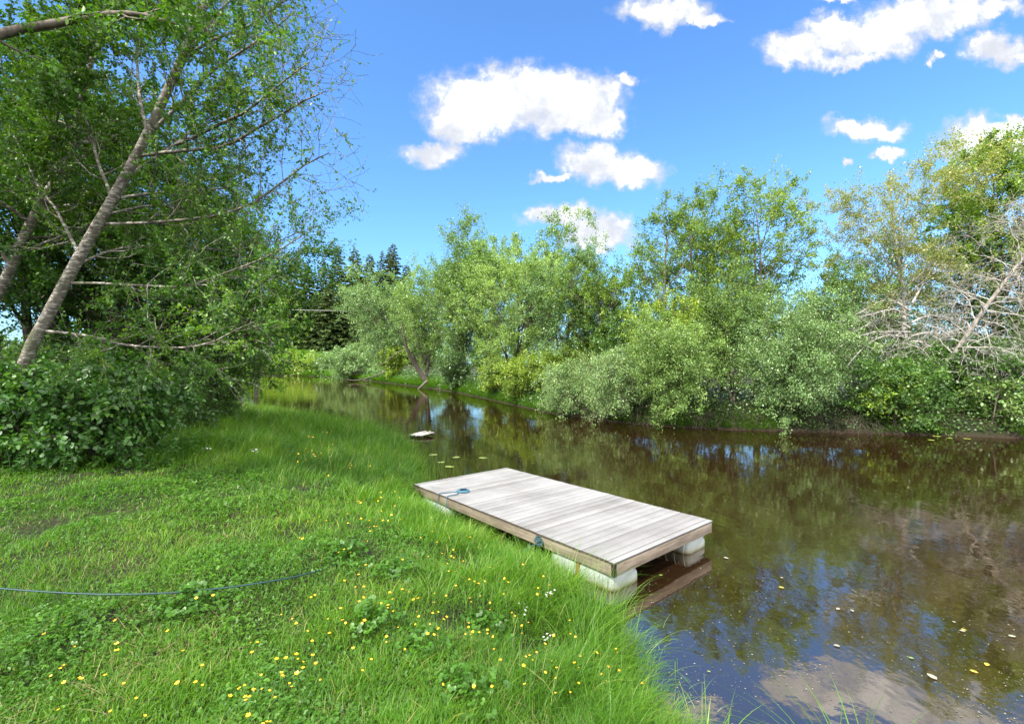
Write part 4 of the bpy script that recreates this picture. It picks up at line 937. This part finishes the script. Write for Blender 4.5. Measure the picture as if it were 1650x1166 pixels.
def leafy_weed(label, px, py, seed, h):
    rng = np.random.default_rng(seed); p = ground_at(px, py); a = Acc(); V, Q, T, base = [], [], [], 0
    stems = rng.integers(3, 6); LP, LD, LN, LS = [], [], [], []
    for k in range(stems):
        hh = h * rng.uniform(.7, 1.1); o = rng.normal(0, .06, 2); ln = rng.normal(0, .10, 2)
        pts = polyline([(o[0], o[1], -.02), (o[0] + ln[0] * .4, o[1] + ln[1] * .4, hh * .5), (o[0] + ln[0], o[1] + ln[1], hh)], 8)
        a.tube(pts, np.linspace(.006, .002, 8), 4, .3)
        for t in np.arange(.25, 1.0, .085):
            q = pts[int(t * 7)]; az = t * 40 + k
            for sg in (0, PI):
                LP.append(q); LD.append([math.cos(az + sg), math.sin(az + sg), rng.uniform(-.35, .25)]); LN.append([rng.normal(0, .25), rng.normal(0, .25), 1]); LS.append((.12 - .055 * t) * rng.uniform(.7, 1.2) * (h / .6))
    V, Q, m = leaves(np.array(LP), np.array(LD), unit(np.array(LN)), np.array(LS), OVAL)
    a.add(V, Q, np.repeat(np.clip(rng.normal(.45, .2, len(LP)), 0, 1), m))
    tag(a.build('leafy_weed', M['bigleaf'], loc=p), label, 'weed', 'leafy weeds at the edge of the lawn')
for i, (px, py, h, lab) in enumerate(((262, 752, .6, 'leafy upright weed at the right foot of the dark shrub row'), (300, 742, .7, 'taller leafy weed just right of the shrub foot'), (335, 722, .65, 'leafy weed in the rough grass left of the white flowers'), (372, 735, .5, 'low leafy weed beside the white flower cluster'), (405, 705, .6, 'leafy weed rising above the sunlit tall grass edge'), (440, 690, .55, 'leafy weed at the shade edge of the tall grass'), (330, 690, .75, 'tall leafy weed under the low dark shrub'), (385, 672, .6, 'leafy weed under the hanging leaves by the water'), (225, 760, .5, 'small leafy weed in front of the lighter shrub'), (110, 762, .45, 'small leafy weed on the lawn edge in front of the shrub row'), (20, 765, .5, 'small leafy weed on the lawn edge at the left side'), (470, 735, .45, 'leafy weed beside the yellow buttercup drift'))):
    leafy_weed(lab, px, py, 450 + i, h)

# broad dark leaf clumps in the lawn foreground
def herb_clump(label, px, py, seed, n=90, r=.2, mat='clover'):
    rng = np.random.default_rng(seed); p = ground_at(px, py)
    q = rng.normal(0, r * .55, (n, 2)); rad = np.hypot(q[:, 0], q[:, 1])
    P = np.stack([q[:, 0], q[:, 1], .04 + .16 * np.exp(-(rad / r) ** 2) * rng.uniform(.3, 1, n)], 1)
    D = unit(np.concatenate([q / np.maximum(rad, .01)[:, None], rng.normal(-.1, .25, (n, 1))], 1) + rng.normal(0, .35, (n, 3)))
    V, Q, m = leaves(P, D, unit(np.array([0, 0, 1.]) + rng.normal(0, .3, (n, 3))), rng.uniform(.032, .058, n), TRIFOL)
    st = np.stack([P * [.05, .05, 0] + [0, 0, -.02], P * [.55, .55, .7], P], 1); Vs, Qs = tubes(st, np.full((n, 3), .0012), 3)
    tn = np.concatenate([np.repeat(np.clip(rng.normal(.3, .16, n), 0, 1), m), np.full(len(Vs), .4)])
    tag(mk('herb_clump', np.concatenate([V, Vs]), [Q, Qs + len(V)], M[mat], tn, loc=p), label, 'herb', 'lobed herb clumps in the lawn')
for i, (px, py, lab) in enumerate(((640, 930, 'bushy lobed herb clump at the top of the bank hollow'), (600, 1010, 'dark lobed herb clump in the middle of the foreground lawn'), (680, 1060, 'largest lobed herb clump in the foreground'), (770, 1020, 'lobed herb clump shading the bank hollow'), (560, 900, 'lobed herb clump above the rope end'), (740, 1130, 'lobed herb clump at the bottom edge of the view'), (300, 985, 'small lobed herb clump just below the sagging rope'))):
    herb_clump(lab, px, py, 400 + i)

# far bank ground cover
def undergrowth():
    rng = np.random.default_rng(220)
    n = 60000
    seg = np.array(RIGHT[3:22]); L = np.linalg.norm(np.diff(seg, axis=0), axis=1)
    mid = (seg[1:] + seg[:-1]) / 2
    wgt = L / np.hypot(mid[:, 0], mid[:, 1]) ** 1.1; k = rng.choice(len(L), n, p=wgt / wgt.sum()); t = rng.random(n)
    p = seg[k] + (seg[k + 1] - seg[k]) * t[:, None]
    dv = unit(seg[k + 1] - seg[k]); nrm = np.stack([-dv[:, 1], dv[:, 0]], 1)
    s = rng.exponential(1.6, n) * np.maximum(1, p[:, 1] / 30) - .15
    cand = p + nrm * s[:, None]; dd, _ = shore_d(cand[:, 0], cand[:, 1])
    cand2 = p - nrm * s[:, None]; d2, _ = shore_d(cand2[:, 0], cand2[:, 1])
    c = np.where((dd > d2)[:, None], cand, cand2)
    z, d, side = height(c[:, 0], c[:, 1], True)
    ok = (d > .05) & ((c[:, 0] < 4) | (c[:, 1] > 26) | ((d > .1) & (rng.random(n) < .7))); c, z, d = c[ok], z[ok], d[ok]; n = len(c); dist = np.hypot(c[:, 0], c[:, 1])
    pn = patchn(c[:, 0], c[:, 1], .7, .9)
    P = np.stack([c[:, 0], c[:, 1], z + rng.random(n) ** 1.3 * (.25 + .7 * pn) * np.clip(d + .25, .2, 1)], 1)
    D = unit(rng.normal(0, .7, (n, 3)) + np.array([0, -.2, -.2])); Nn = unit(np.array([0, -.2, 1.]) + rng.normal(0, .6, (n, 3)))
    V, Q, m = leaves(P, D, Nn, .085 * np.maximum(1, dist / 24) * rng.uniform(.6, 1.4, n), RHOMB)
    o = mk('undergrowth', V, [Q], M['under'], np.repeat(np.clip(.15 + .5 * patchn(c[:, 0], c[:, 1], .35, 2) + rng.normal(0, .15, n), 0, 1), m)); tag(o, 'low leafy undergrowth along the far bank', 'undergrowth', kind='stuff')
    # grass fringes on the far bank
    n = 42000
    k = rng.choice(len(L), n, p=wgt / wgt.sum()); t = rng.random(n); p = seg[k] + (seg[k + 1] - seg[k]) * t[:, None]
    nr = np.stack([-(seg[k + 1] - seg[k])[:, 1], (seg[k + 1] - seg[k])[:, 0]], 1); nr = unit(nr); s = rng.exponential(.42, n) - .06
    a_ = p + nr * s[:, None]; b_ = p - nr * s[:, None]; da, _ = shore_d(a_[:, 0], a_[:, 1]); db, _ = shore_d(b_[:, 0], b_[:, 1])
    c = np.where((da > db)[:, None], a_, b_); z = height(c[:, 0], c[:, 1])
    dist = np.hypot(c[:, 0], c[:, 1]); ok = ((patchn(c[:, 0], c[:, 1], .3, 3.3) > .40) | ((c[:, 1] > 30) & (patchn(c[:, 0], c[:, 1], .5, 3.3) > .25))) & ((c[:, 0] < 4) | (rng.random(n) < .75)); c, z, dist = c[ok], z[ok], dist[ok]; n = len(c)
    V, Q, m = blades(rng, np.stack([c[:, 0], c[:, 1], z - .02], 1), rng.uniform(.3, .8, n) * np.clip(dist / 40, .8, 1.6), .012 * np.maximum(1, dist / 25), rng.uniform(.3, 1, n), 3, rng.normal(-1.6, .8, n))
    o = mk('far_bank_grass', V, [Q], M['tall'], np.repeat(np.clip(rng.normal(.4, .2, n), 0, .95), m)); tag(o, 'grass fringe hanging to the water on the far bank', 'grass', kind='stuff')
    # meadow slope beyond the bend
    n = 34000
    x = rng.uniform(-112, -40, n); y = rng.uniform(128, 160, n); z, d, side = height(x, y, True); ok = (d > 0) & (side == 1); x, y, z = x[ok], y[ok], z[ok]; n = len(x)
    pn = patchn(x, y, .12, .5)
    V, Q, m = blades(rng, np.stack([x, y, z - .1], 1), rng.uniform(.6, 1.5, n) * (.6 + .8 * pn), np.full(n, .22), rng.uniform(.2, .8, n), 2)
    o = mk('meadow_grass', V, [Q], M['tall'], np.repeat(np.clip(.55 + .5 * (pn - .5) + rng.normal(0, .15, n), 0, .95), m)); tag(o, 'bright grassy slope beyond the bend below the spruces', 'grass', kind='stuff')
undergrowth()
broadleaf(230, 'meadow_shrub', at(492, 138.5), 'sunlit yellow shrub patch on the grassy slope beyond the bend', 'shrub', None, 1.5, 3.6, M['yellow'], M['bark_dark'], 7000, .45, stems=12, spread=2.4, r0=.08, cs=.1, nl=7, ang=50, up=0, tint=(.42, .18), lspread=.3)
broadleaf(231, 'meadow_shrub', at(525, 137.5), 'green shrub patch right of the yellow one on the grassy slope', 'shrub', None, 1.6, 3.0, M['under'], M['bark_dark'], 7000, .5, stems=10, spread=1.2, r0=.08, cs=.1, nl=7, ang=50, up=0, tint=(.6, .15), lspread=.3)

def far_woods():
    rng = np.random.default_rng(240)
    n = 150
    azs = np.linspace(-1.15, 1.15, n) + rng.normal(0, .01, n); dist = rng.uniform(170, 280, n)
    x = np.sin(azs) * dist; y = np.cos(azs) * dist; z = height(x, y)
    Hh = rng.uniform(7, 13, n)
    Hh = np.where((x < -30) & (x > -140), Hh * 1.5, Hh)
    m = 260; V = []; par = np.repeat(np.arange(n), m)
    th = rng.uniform(0, 2 * PI, n * m); u = rng.random(n * m); rr = np.sqrt(rng.random(n * m)) * (Hh * .42)[par] * np.sin(PI * np.clip(.1 + .85 * u, 0, 1)) ** .7
    P = np.stack([x[par] + np.cos(th) * rr, y[par] + np.sin(th) * rr, z[par] + Hh[par] * (.02 + u)], 1)
    D = unit(rng.normal(0, 1, (n * m, 3))); Nn = unit(rng.normal(0, 1, (n * m, 3)) + [0, -.3, .6])
    V, Q, k = leaves(P, D, Nn, rng.uniform(.9, 1.9, n * m), RHOMB)
    t = np.clip(rng.normal(.4, .15, n)[par] + rng.normal(0, .1, n * m), 0, 1)
    o = mk('distant_woods', V, [Q], M['alder'], np.repeat(t, k)); tag(o, 'distant strip of woods behind the river trees', 'woods', kind='stuff')
far_woods()

# ------------------------------------------------------------------ flowers
def flower_mesh(hs, seed, petals=5, r=.012, mat='petal', cup=.55, heads=1):
    rng = np.random.default_rng(seed); a = Acc()
    top = np.array([rng.normal(0, .02), rng.normal(0, .02), hs])
    a.tube(polyline([(0, 0, -.02), top * [.3, .3, .5], top], 5), .0012, 4, mi=1)
    tilt = rng.normal(0, .3, 2)
    for k in range(petals):
        az = k * 2 * PI / petals + rng.uniform(0, .3); c, s = math.cos(az), math.sin(az)
        o = np.array([c, s, 0]); w = np.array([-s, c, 0])
        pv = [top, top + o * r * .55 + w * r * .5 + [0, 0, r * cup * .45], top + o * r * 1.05 + w * r * .28 + [0, 0, r * cup], top + o * r * 1.05 - w * r * .28 + [0, 0, r * cup], top + o * r * .55 - w * r * .5 + [0, 0, r * cup * .45]]
        pv = [v + np.array([0, 0, (v - top)[0] * tilt[0] + (v - top)[1] * tilt[1]]) for v in pv]
        a.add(np.array(pv), np.array([[0, 1, 2, 3], [0, 3, 4, 4]])[:1], mi=0); a.add(np.array([pv[0], pv[3], pv[4]]), np.array([[0, 1, 2]]), mi=0)
    return a
protos = []
for i, hs in enumerate((.13, .19, .26, .34)):
    o = flower_mesh(hs, 500 + i, r=.0098).build('buttercup', [M['petal'], M['stem']]); protos.append((o, hs)); 
def flowers():
    rng = np.random.default_rng(520)
    regs = [(250, 1110, 300, 110, 34, 'lawn'), (480, 1060, 150, 130, 24, 'lawn'), (450, 1130, 60, 36, 14, 'lawn'), (690, 1040, 150, 100, 26, 'bank'), (690, 1010, 110, 60, 22, 'bank'), (790, 965, 100, 70, 34, 'bank'), (860, 1090, 120, 80, 26, 'bank'), (970, 1110, 60, 40, 16, 'bank'), (620, 850, 110, 60, 30, 'bank'), (700, 880, 70, 50, 14, 'bank'), (560, 850, 120, 70, 22, 'bank'), (510, 740, 40, 26, 34, 'tall'), (590, 770, 60, 25, 18, 'tall'), (250, 830, 230, 60, 12, 'lawn'), (300, 930, 260, 80, 16, 'lawn'), (100, 1000, 100, 130, 14, 'lawn'), (240, 740, 60, 20, 6, 'tall')]
    labs = {'lawn': ('small yellow buttercup in the short lawn grass in the left half of the foreground', 'buttercups in the short lawn'), 'bank': ('small yellow buttercup on the rough bank between the lawn and the dock', 'buttercups on the bank by the dock'), 'tall': ('small yellow buttercup in the tall grass behind the lawn', 'buttercups in the tall grass')}
    cnt = 0; first = {}
    for (cx, cy, rx, ry, n, kind) in regs:
        for _ in range(n):
            if cnt >= 300: break
            q = rng.normal(0, .5, 2); p = ground_at(cx + q[0] * rx, min(cy + q[1] * ry, 1190) + 14)
            d, sd = shore_d(np.array([p[0]]), np.array([p[1]]))
            if d[0] < .02: continue
            j = {'lawn': rng.integers(0, 2), 'bank': rng.integers(1, 3), 'tall': 3}[kind]
            src, hs = protos[j]
            if j in first: o = src.copy(); C.objects.link(o)
            else: o = src; first[j] = 1
            o.location = [float(v) for v in p]; o.rotation_euler = (rng.normal(0, .12), rng.normal(0, .12), rng.uniform(0, 6.28)); s = rng.uniform(.6, 1.2) * (1 + .04 * max(0, p[1] - 4)); o.scale = (s, s, min(s, 1.3))
            tag(o, labs[kind][0], 'flower', labs[kind][1]); cnt += 1
flowers()
# white cuckoo flowers
def white_flower(px, py, label, hs, seed, sc=1.0):
    rng = np.random.default_rng(seed); p = ground_at(px, py); a = Acc()
    a.tube([(0, 0, -.02), (.01, 0, hs * .6), (.0, .01, hs)], .0016, 4, mi=1)
    for k in range(7):
        f = flower_mesh(.001, seed * 10 + k, 4, .011 * sc, cup=.2)
        off = np.array([rng.normal(0, .022), rng.normal(0, .022), hs - rng.uniform(0, .07)])
        for V, Qd, mi in zip(f.V[1:], f.Q[1:], f.I[1:]): a.add(V + off, Qd - Qd.min() if False else Qd - (Qd.min() // 1), 0.5, 0)
        a.tube([(0, 0, hs * .72), off], .0009, 3, mi=1)
    tag(a.build('white_flower', [M['white'], M['stem']], loc=p), label, 'flower', 'white flowers in the grass')
white_flower(883, 1062, 'loose white flower head on the bank right of the buttercups', .24, 71)
white_flower(888, 985, 'single white flower head just under the dock side', .22, 72)
white_flower(845, 1010, 'small white flower beside the tall buttercup patch', .2, 73, .9)
white_flower(410, 760, 'white flower cluster in the rough grass in front of the sunlit tall grass', .42, 74, 2.2)
white_flower(336, 748, 'small white flower left of the white cluster in the rough grass', .36, 75, 1.6)

# ------------------------------------------------------------------ rope over the lawn
def lawn_rope():
    pts = []
    for px, py, up in ((-200, 930, .16), (-90, 941, .15), (0, 947, .14), (90, 955, .13), (170, 958, .13), (250, 957, .13), (330, 951, .125), (400, 942, .115), (450, 934, .10), (490, 926, .085), (520, 917, .06), (545, 908, .01)):
        dd = 2.2
        while W(px, py, dd)[2] > gz(W(px, py, dd)[0], dd) + up and dd < 8: dd += .02
        pts.append(W(px, py, dd))
    pts = np.array(pts)
    pts[1:-1] = (pts[:-2] + 2 * pts[1:-1] + pts[2:]) / 4
    o = pts[2].copy(); a = Acc(); a.tube(polyline(pts - o, 70), .0065, 7)
    tag(a.build('lawn_rope', M['rope_teal'], None, True, loc=o), 'dark teal rope stretched across the lawn at the left, sagging into the grass', 'rope')
lawn_rope()

# ------------------------------------------------------------------ things on the water
def on_water(px, py):
    d = F * CAMZ / (py - HY); return np.array([(px - CX) / F * d, d, .004])
def specks():
    rng = np.random.default_rng(600); n = 6500
    py = 640 + (1166 - 640) * rng.random(n) ** .75; px = rng.uniform(640, 1660, n)
    d = F * CAMZ / (py - HY); x = (px - CX) / F * d; dd, _ = shore_d(x, d); ok = (dd < -.03) & (patchn(x * .8 + .5 * np.sin(d), d * .6, .9, 1.9) + rng.normal(0, .13, n) > .45); x, d = x[ok], d[ok]; n = len(x)
    az = rng.uniform(0, 6.28, n); D = np.stack([np.cos(az), np.sin(az), np.zeros(n)], 1)
    V, Q, m = leaves(np.stack([x, d, np.full(n, .004)], 1), D, np.tile([0, 0, 1.], (n, 1)), (.005 + .013 * rng.random(n) ** 3) * np.clip(d / 7, 1, 2.2), (RHOMB[0] * [1.3, 1, 0], RHOMB[1]))
    o = mk('floating_specks', V, [Q], M['speck'], np.repeat(rng.random(n), m)); tag(o, 'pale petals and specks drifting on the brown water', 'specks', kind='stuff')
    # weeds lying in the shallows
    n = 420; x = rng.uniform(1.1, 2.3, n); y = rng.uniform(3.3, 5.3, n); dd, _ = shore_d(x, y); ok = (dd < .05) & (dd > -.55) & (rng.random(n) < np.exp(dd * 3)); x, y = x[ok], y[ok]; n = len(x)
    V, Q, m = blades(rng, np.stack([x, y, np.full(n, .004)], 1), rng.uniform(.05, .22, n), np.full(n, .006), rng.uniform(.9, 1.5, n), 4, lean=1.0)
    V = V.reshape(n, m, 3); V[:, :, 2] = np.clip(V[:, :, 2], .004, .06); V = V.reshape(-1, 3)
    o = mk('shallow_weeds', V, [Q], M['under'], np.repeat(rng.random(n), m)); tag(o, 'tangled weeds lying on the water at the near shore', 'weeds', kind='stuff')
specks()
fl = None
rngf = np.random.default_rng(610)
leaf_px = [(1352, 980, .0, 'pale cream leaf, the left of two floating in the white reflection'), (1376, 986, .1, 'pale cream leaf, the right of two floating in the white reflection'), (1264, 948, .65, 'yellow leaf floating right of the dock front'), (1262, 932, .55, 'small yellowish leaf floating above the yellow leaf beside the dock front'), (1548, 1014, .68, 'yellow leaf floating in the brown reflection at the far right'), (1556, 1018, .1, 'white leaf floating next to the yellow leaf in the brown reflection'), (1625, 1025, .3, 'pale leaf floating close to the right edge'), (1464, 1060, 1.0, 'tiny green leaf floating in the middle of the brown reflection'), (1591, 1069, .7, 'yellow leaf floating low in the brown reflection'), (1562, 1080, .72, 'yellow curled leaf floating lowest in the brown reflection'), (1166, 898, .05, 'white leaf floating beside the right float of the dock'), (1068, 927, 1.0, 'green leaf floating in the dark water under the dock front'), (1510, 1096, .15, 'long pale leaf floating above the arching sedge'), (1145, 1083, .9, 'small green leaf floating on the pale open water'), (1540, 1004, .2, 'small cream leaf floating above the yellow leaf at the far right'), (1354, 1042, .05, 'round cream leaf floating at the edge of the brown reflection')]
for i, (px, py, t, lab) in enumerate(leaf_px):
    p = on_water(px, py); az = rngf.uniform(0, 6.28)
    s = rngf.uniform(.05, .08) * (1.6 if 'long' in lab else 1) * (.6 if 'tiny' in lab or 'small' in lab else 1)
    tv = OVAL[0] * np.array([1.0, 1, .25]) * s + [0, 0, .006]
    o = mk('floating_leaf', tv, [OVAL[1]], M['fleaf'], np.full(6, t), loc=p); o.rotation_euler = (0, 0, az)
    tag(o, lab, 'leaf', 'fallen leaves on the water')
pad_px = [(698, 733, .5, 'lily pad floating nearest the pallet'), (711, 745, .8, 'yellow lily pad floating left of the dock top'), (735, 737, .7, 'lily pad floating among the sparse reeds'), (778, 738, .5, 'lily pad floating alone right of the reeds'), (724, 752, .6, 'lily pad floating close to the dock end'), (1510, 703, .6, 'narrow lily pad below the dark far bank, left of its row'), (1530, 706, .7, 'wide lily pad below the dark far bank'), (1558, 707, .8, 'bright lily pad below the dark far bank, right of its row'), (1500, 709, .4, 'small lily pad floating lowest of the far row'), (1490, 699, .5, 'dim lily pad tight against the dark far bank')]
for i, (px, py, t, lab) in enumerate(pad_px):
    p = on_water(px, py); r = rngf.uniform(.09, .15)
    th = np.linspace(.25, 2 * PI - .25, 18); rr = r * (1 + .04 * np.sin(th * 5))
    V = np.concatenate([[[0, 0, .006]], np.stack([rr * np.cos(th), rr * 1.15 * np.sin(th), .006 + .006 * np.sin(th * 3) ** 2], 1)])
    o = mk('lily_pad', V, [np.array([[0, k, k + 1] for k in range(1, 18)])], M['pad'], np.full(len(V), t), loc=p); o.rotation_euler = (0, 0, rngf.uniform(0, 6.28))
    tag(o, lab, 'lily pad', 'lily pads on the river')

# ------------------------------------------------------------------ sky, sun, camera
SUN_EL, SUN_DIR = 47.0, np.array([-.68, -.73])
def world():
    w = bpy.data.worlds.new('World'); S.world = w; w.use_nodes = True
    nt = w.node_tree; nt.nodes.clear(); lk = nt.links
    sky = N(nt, 'ShaderNodeTexSky', sky_type='NISHITA'); sky.sun_disc = False
    sky.sun_elevation = RAD(SUN_EL); sky.sun_rotation = math.atan2(SUN_DIR[0], SUN_DIR[1])
    sky.air_density = 1.0; sky.dust_density = 1.0; sky.ozone_density = 2.0; sky.altitude = 0
    skyc = mixc(nt, 1.0, sky.outputs[0], SKY_GAIN, 'MULTIPLY')
    tc = N(nt, 'ShaderNodeTexCoord'); G = tc.outputs['Generated']
    sp = N(nt, 'ShaderNodeSeparateXYZ'); lk.new(G, sp.inputs[0])
    ys = math_(nt, 'MAXIMUM', sp.outputs[1], .02)
    cb = N(nt, 'ShaderNodeCombineXYZ'); lk.new(math_(nt, 'DIVIDE', sp.outputs[0], ys), cb.inputs[0]); lk.new(math_(nt, 'DIVIDE', sp.outputs[2], ys), cb.inputs[1])
    uv = cb.outputs[0]
    def wn(scale, amt, det):
        n = N(nt, 'ShaderNodeTexNoise', noise_dimensions='2D'); n.inputs['Scale'].default_value = scale; n.inputs['Detail'].default_value = det; n.inputs['Roughness'].default_value = .62
        lk.new(uv, n.inputs['Vector'])
        s = N(nt, 'ShaderNodeVectorMath', operation='SUBTRACT'); lk.new(n.outputs['Color'], s.inputs[0]); s.inputs[1].default_value = (.5, .5, .5)
        m = N(nt, 'ShaderNodeVectorMath', operation='SCALE'); lk.new(s.outputs[0], m.inputs[0]); m.inputs['Scale'].default_value = amt
        return m.outputs[0]
    def vadd(a, b):
        v = N(nt, 'ShaderNodeVectorMath', operation='ADD'); lk.new(a, v.inputs[0]); lk.new(b, v.inputs[1]); return v.outputs[0]
    P = vadd(vadd(uv, wn(8, .07, 2)), wn(24, .05, 5))
    acc = None
    for (px, py, rx, ry) in CLOUDS:
        s = N(nt, 'ShaderNodeVectorMath', operation='SUBTRACT'); lk.new(P, s.inputs[0]); s.inputs[1].default_value = ((px - CX) / F, (HY - py) / F, 0)
        m = N(nt, 'ShaderNodeVectorMath', operation='MULTIPLY'); lk.new(s.outputs[0], m.inputs[0]); m.inputs[1].default_value = (F / rx, F / ry, 0)
        l = N(nt, 'ShaderNodeVectorMath', operation='DOT_PRODUCT'); lk.new(m.outputs[0], l.inputs[0]); lk.new(m.outputs[0], l.inputs[1])
        f = math_(nt, 'SUBTRACT', 1.18, l.outputs['Value'])
        acc = f if acc is None else math_(nt, 'SMOOTH_MAX', acc, f, .25)
    edge = noise(nt, 38, 5, uv, .6, '2D')
    acc = math_(nt, 'ADD', acc, math_(nt, 'MULTIPLY', math_(nt, 'SUBTRACT', edge, .5), 1.1))
    mr = N(nt, 'ShaderNodeMapRange', interpolation_type='SMOOTHSTEP'); lk.new(acc, mr.inputs[0]); mr.inputs[1].default_value = -.42; mr.inputs[2].default_value = .95
    fwd = math_(nt, 'GREATER_THAN', sp.outputs[1], .05)
    a1 = math_(nt, 'MULTIPLY', mr.outputs[0], fwd)
    # unseen bright clouds over the rest of the sky, added for water reflections
    gz_ = math_(nt, 'MAXIMUM', sp.outputs[2], .05)
    c2 = N(nt, 'ShaderNodeCombineXYZ'); lk.new(math_(nt, 'DIVIDE', sp.outputs[0], gz_), c2.inputs[0]); lk.new(math_(nt, 'DIVIDE', sp.outputs[1], gz_), c2.inputs[1])
    gn = noise(nt, 1.5, 6, c2.outputs[0], .58)
    mr2 = N(nt, 'ShaderNodeMapRange', interpolation_type='SMOOTHSTEP'); lk.new(gn, mr2.inputs[0]); mr2.inputs[1].default_value = .33; mr2.inputs[2].default_value = .47
    mr3 = N(nt, 'ShaderNodeMapRange', interpolation_type='SMOOTHSTEP'); lk.new(math_(nt, 'DIVIDE', sp.outputs[2], ys), mr3.inputs[0]); mr3.inputs[1].default_value = .79; mr3.inputs[2].default_value = .86
    up = math_(nt, 'MULTIPLY', math_(nt, 'MULTIPLY', mr2.outputs[0], mr3.outputs[0]), math_(nt, 'GREATER_THAN', sp.outputs[2], .02))
    alpha = math_(nt, 'MAXIMUM', math_(nt, 'POWER', a1, 1.5), up)
    shade = noise(nt, 9, 5, uv, .6, '2D')
    core = N(nt, 'ShaderNodeMapRange', interpolation_type='SMOOTHSTEP')
    lk.new(math_(nt, 'ADD', math_(nt, 'MAXIMUM', mr.outputs[0], up), math_(nt, 'MULTIPLY', math_(nt, 'SUBTRACT', shade, .5), 1.6)), core.inputs[0]); core.inputs[1].default_value = .68; core.inputs[2].default_value = 1.42
    cc = mixc(nt, core.outputs[0], (2.6, 2.74, 3.05), (5.4, 5.4, 5.45))
    cc = mixc(nt, up, cc, (ADDED_CLOUD, ADDED_CLOUD, ADDED_CLOUD))
    # low haze whitening near the horizon is the sky texture's own
    col = mixc(nt, alpha, skyc, cc)
    bg = N(nt, 'ShaderNodeBackground'); bg.inputs['Strength'].default_value = SKY_STR; lk.new(col, bg.inputs[0])
    o = N(nt, 'ShaderNodeOutputWorld'); lk.new(bg.outputs[0], o.inputs[0])
SKY_STR = .115
SKY_GAIN = (.56, .88, 1.20)
ADDED_CLOUD = 14.0  # unseen overhead clouds, set brighter than the visible ones to whiten the river
CLOUDS = [(755, 172, 82, 55), (845, 158, 95, 60), (935, 165, 78, 50), (968, 192, 46, 30), (722, 190, 44, 30), (742, 214, 38, 22), (905, 195, 60, 26), (1010, 133, 30, 12), (700, 248, 58, 26),
          (960, 262, 66, 34), (1022, 278, 58, 28), (886, 282, 40, 9), (905, 348, 66, 24), (962, 375, 62, 28), (870, 342, 30, 12), (1070, 18, 84, 28), (1130, 30, 46, 12), (1285, 74, 70, 32), (1340, 55, 60, 28), (1405, 62, 80, 36), (1490, 22, 110, 40), (1585, 8, 85, 26), (1370, 96, 60, 14),
          (1610, 78, 60, 28), (1505, 102, 18, 10), (1395, 206, 66, 21), (1585, 228, 70, 38), (1632, 212, 44, 24), (1428, 247, 30, 14), (1360, 268, 12, 8), (1345, 5, 28, 9)]
world()
sl = bpy.data.lights.new('sun', 'SUN'); sl.energy = 4.0; sl.angle = RAD(.5); sl.color = (1, .95, .86)
so = bpy.data.objects.new('sun', sl); C.objects.link(so)
from mathutils import Vector
ce = math.cos(RAD(SUN_EL)); sd_ = SUN_DIR / np.linalg.norm(SUN_DIR)
so.rotation_euler = Vector((-sd_[0] * ce, -sd_[1] * ce, -math.sin(RAD(SUN_EL)))).to_track_quat('-Z', 'Y').to_euler()

cam = bpy.data.cameras.new('camera'); cam.sensor_width = 36; cam.lens = F / 1650 * 36; cam.shift_y = (HY - 583) / 1650; cam.clip_end = 4000; cam.clip_start = .05
co = bpy.data.objects.new('camera', cam); C.objects.link(co); co.location = (0, 0, CAMZ); co.rotation_euler = (RAD(90), 0, 0)
S.camera = co
S.render.engine = 'CYCLES'
S.view_settings.view_transform = 'Standard'; S.view_settings.look = 'None'; S.view_settings.gamma = 1; S.view_settings.exposure = 1.38
cy = S.cycles
cy.use_denoising = True
try: cy.denoiser = 'OPENIMAGEDENOISE'; cy.denoising_input_passes = 'RGB_ALBEDO_NORMAL'
except Exception: pass
cy.max_bounces = 5; cy.diffuse_bounces = 2; cy.glossy_bounces = 2; cy.transmission_bounces = 3; cy.transparent_max_bounces = 4
cy.caustics_reflective = False; cy.caustics_refractive = False; cy.sample_clamp_indirect = 6
print('script seconds', round(time.time() - T0, 1))
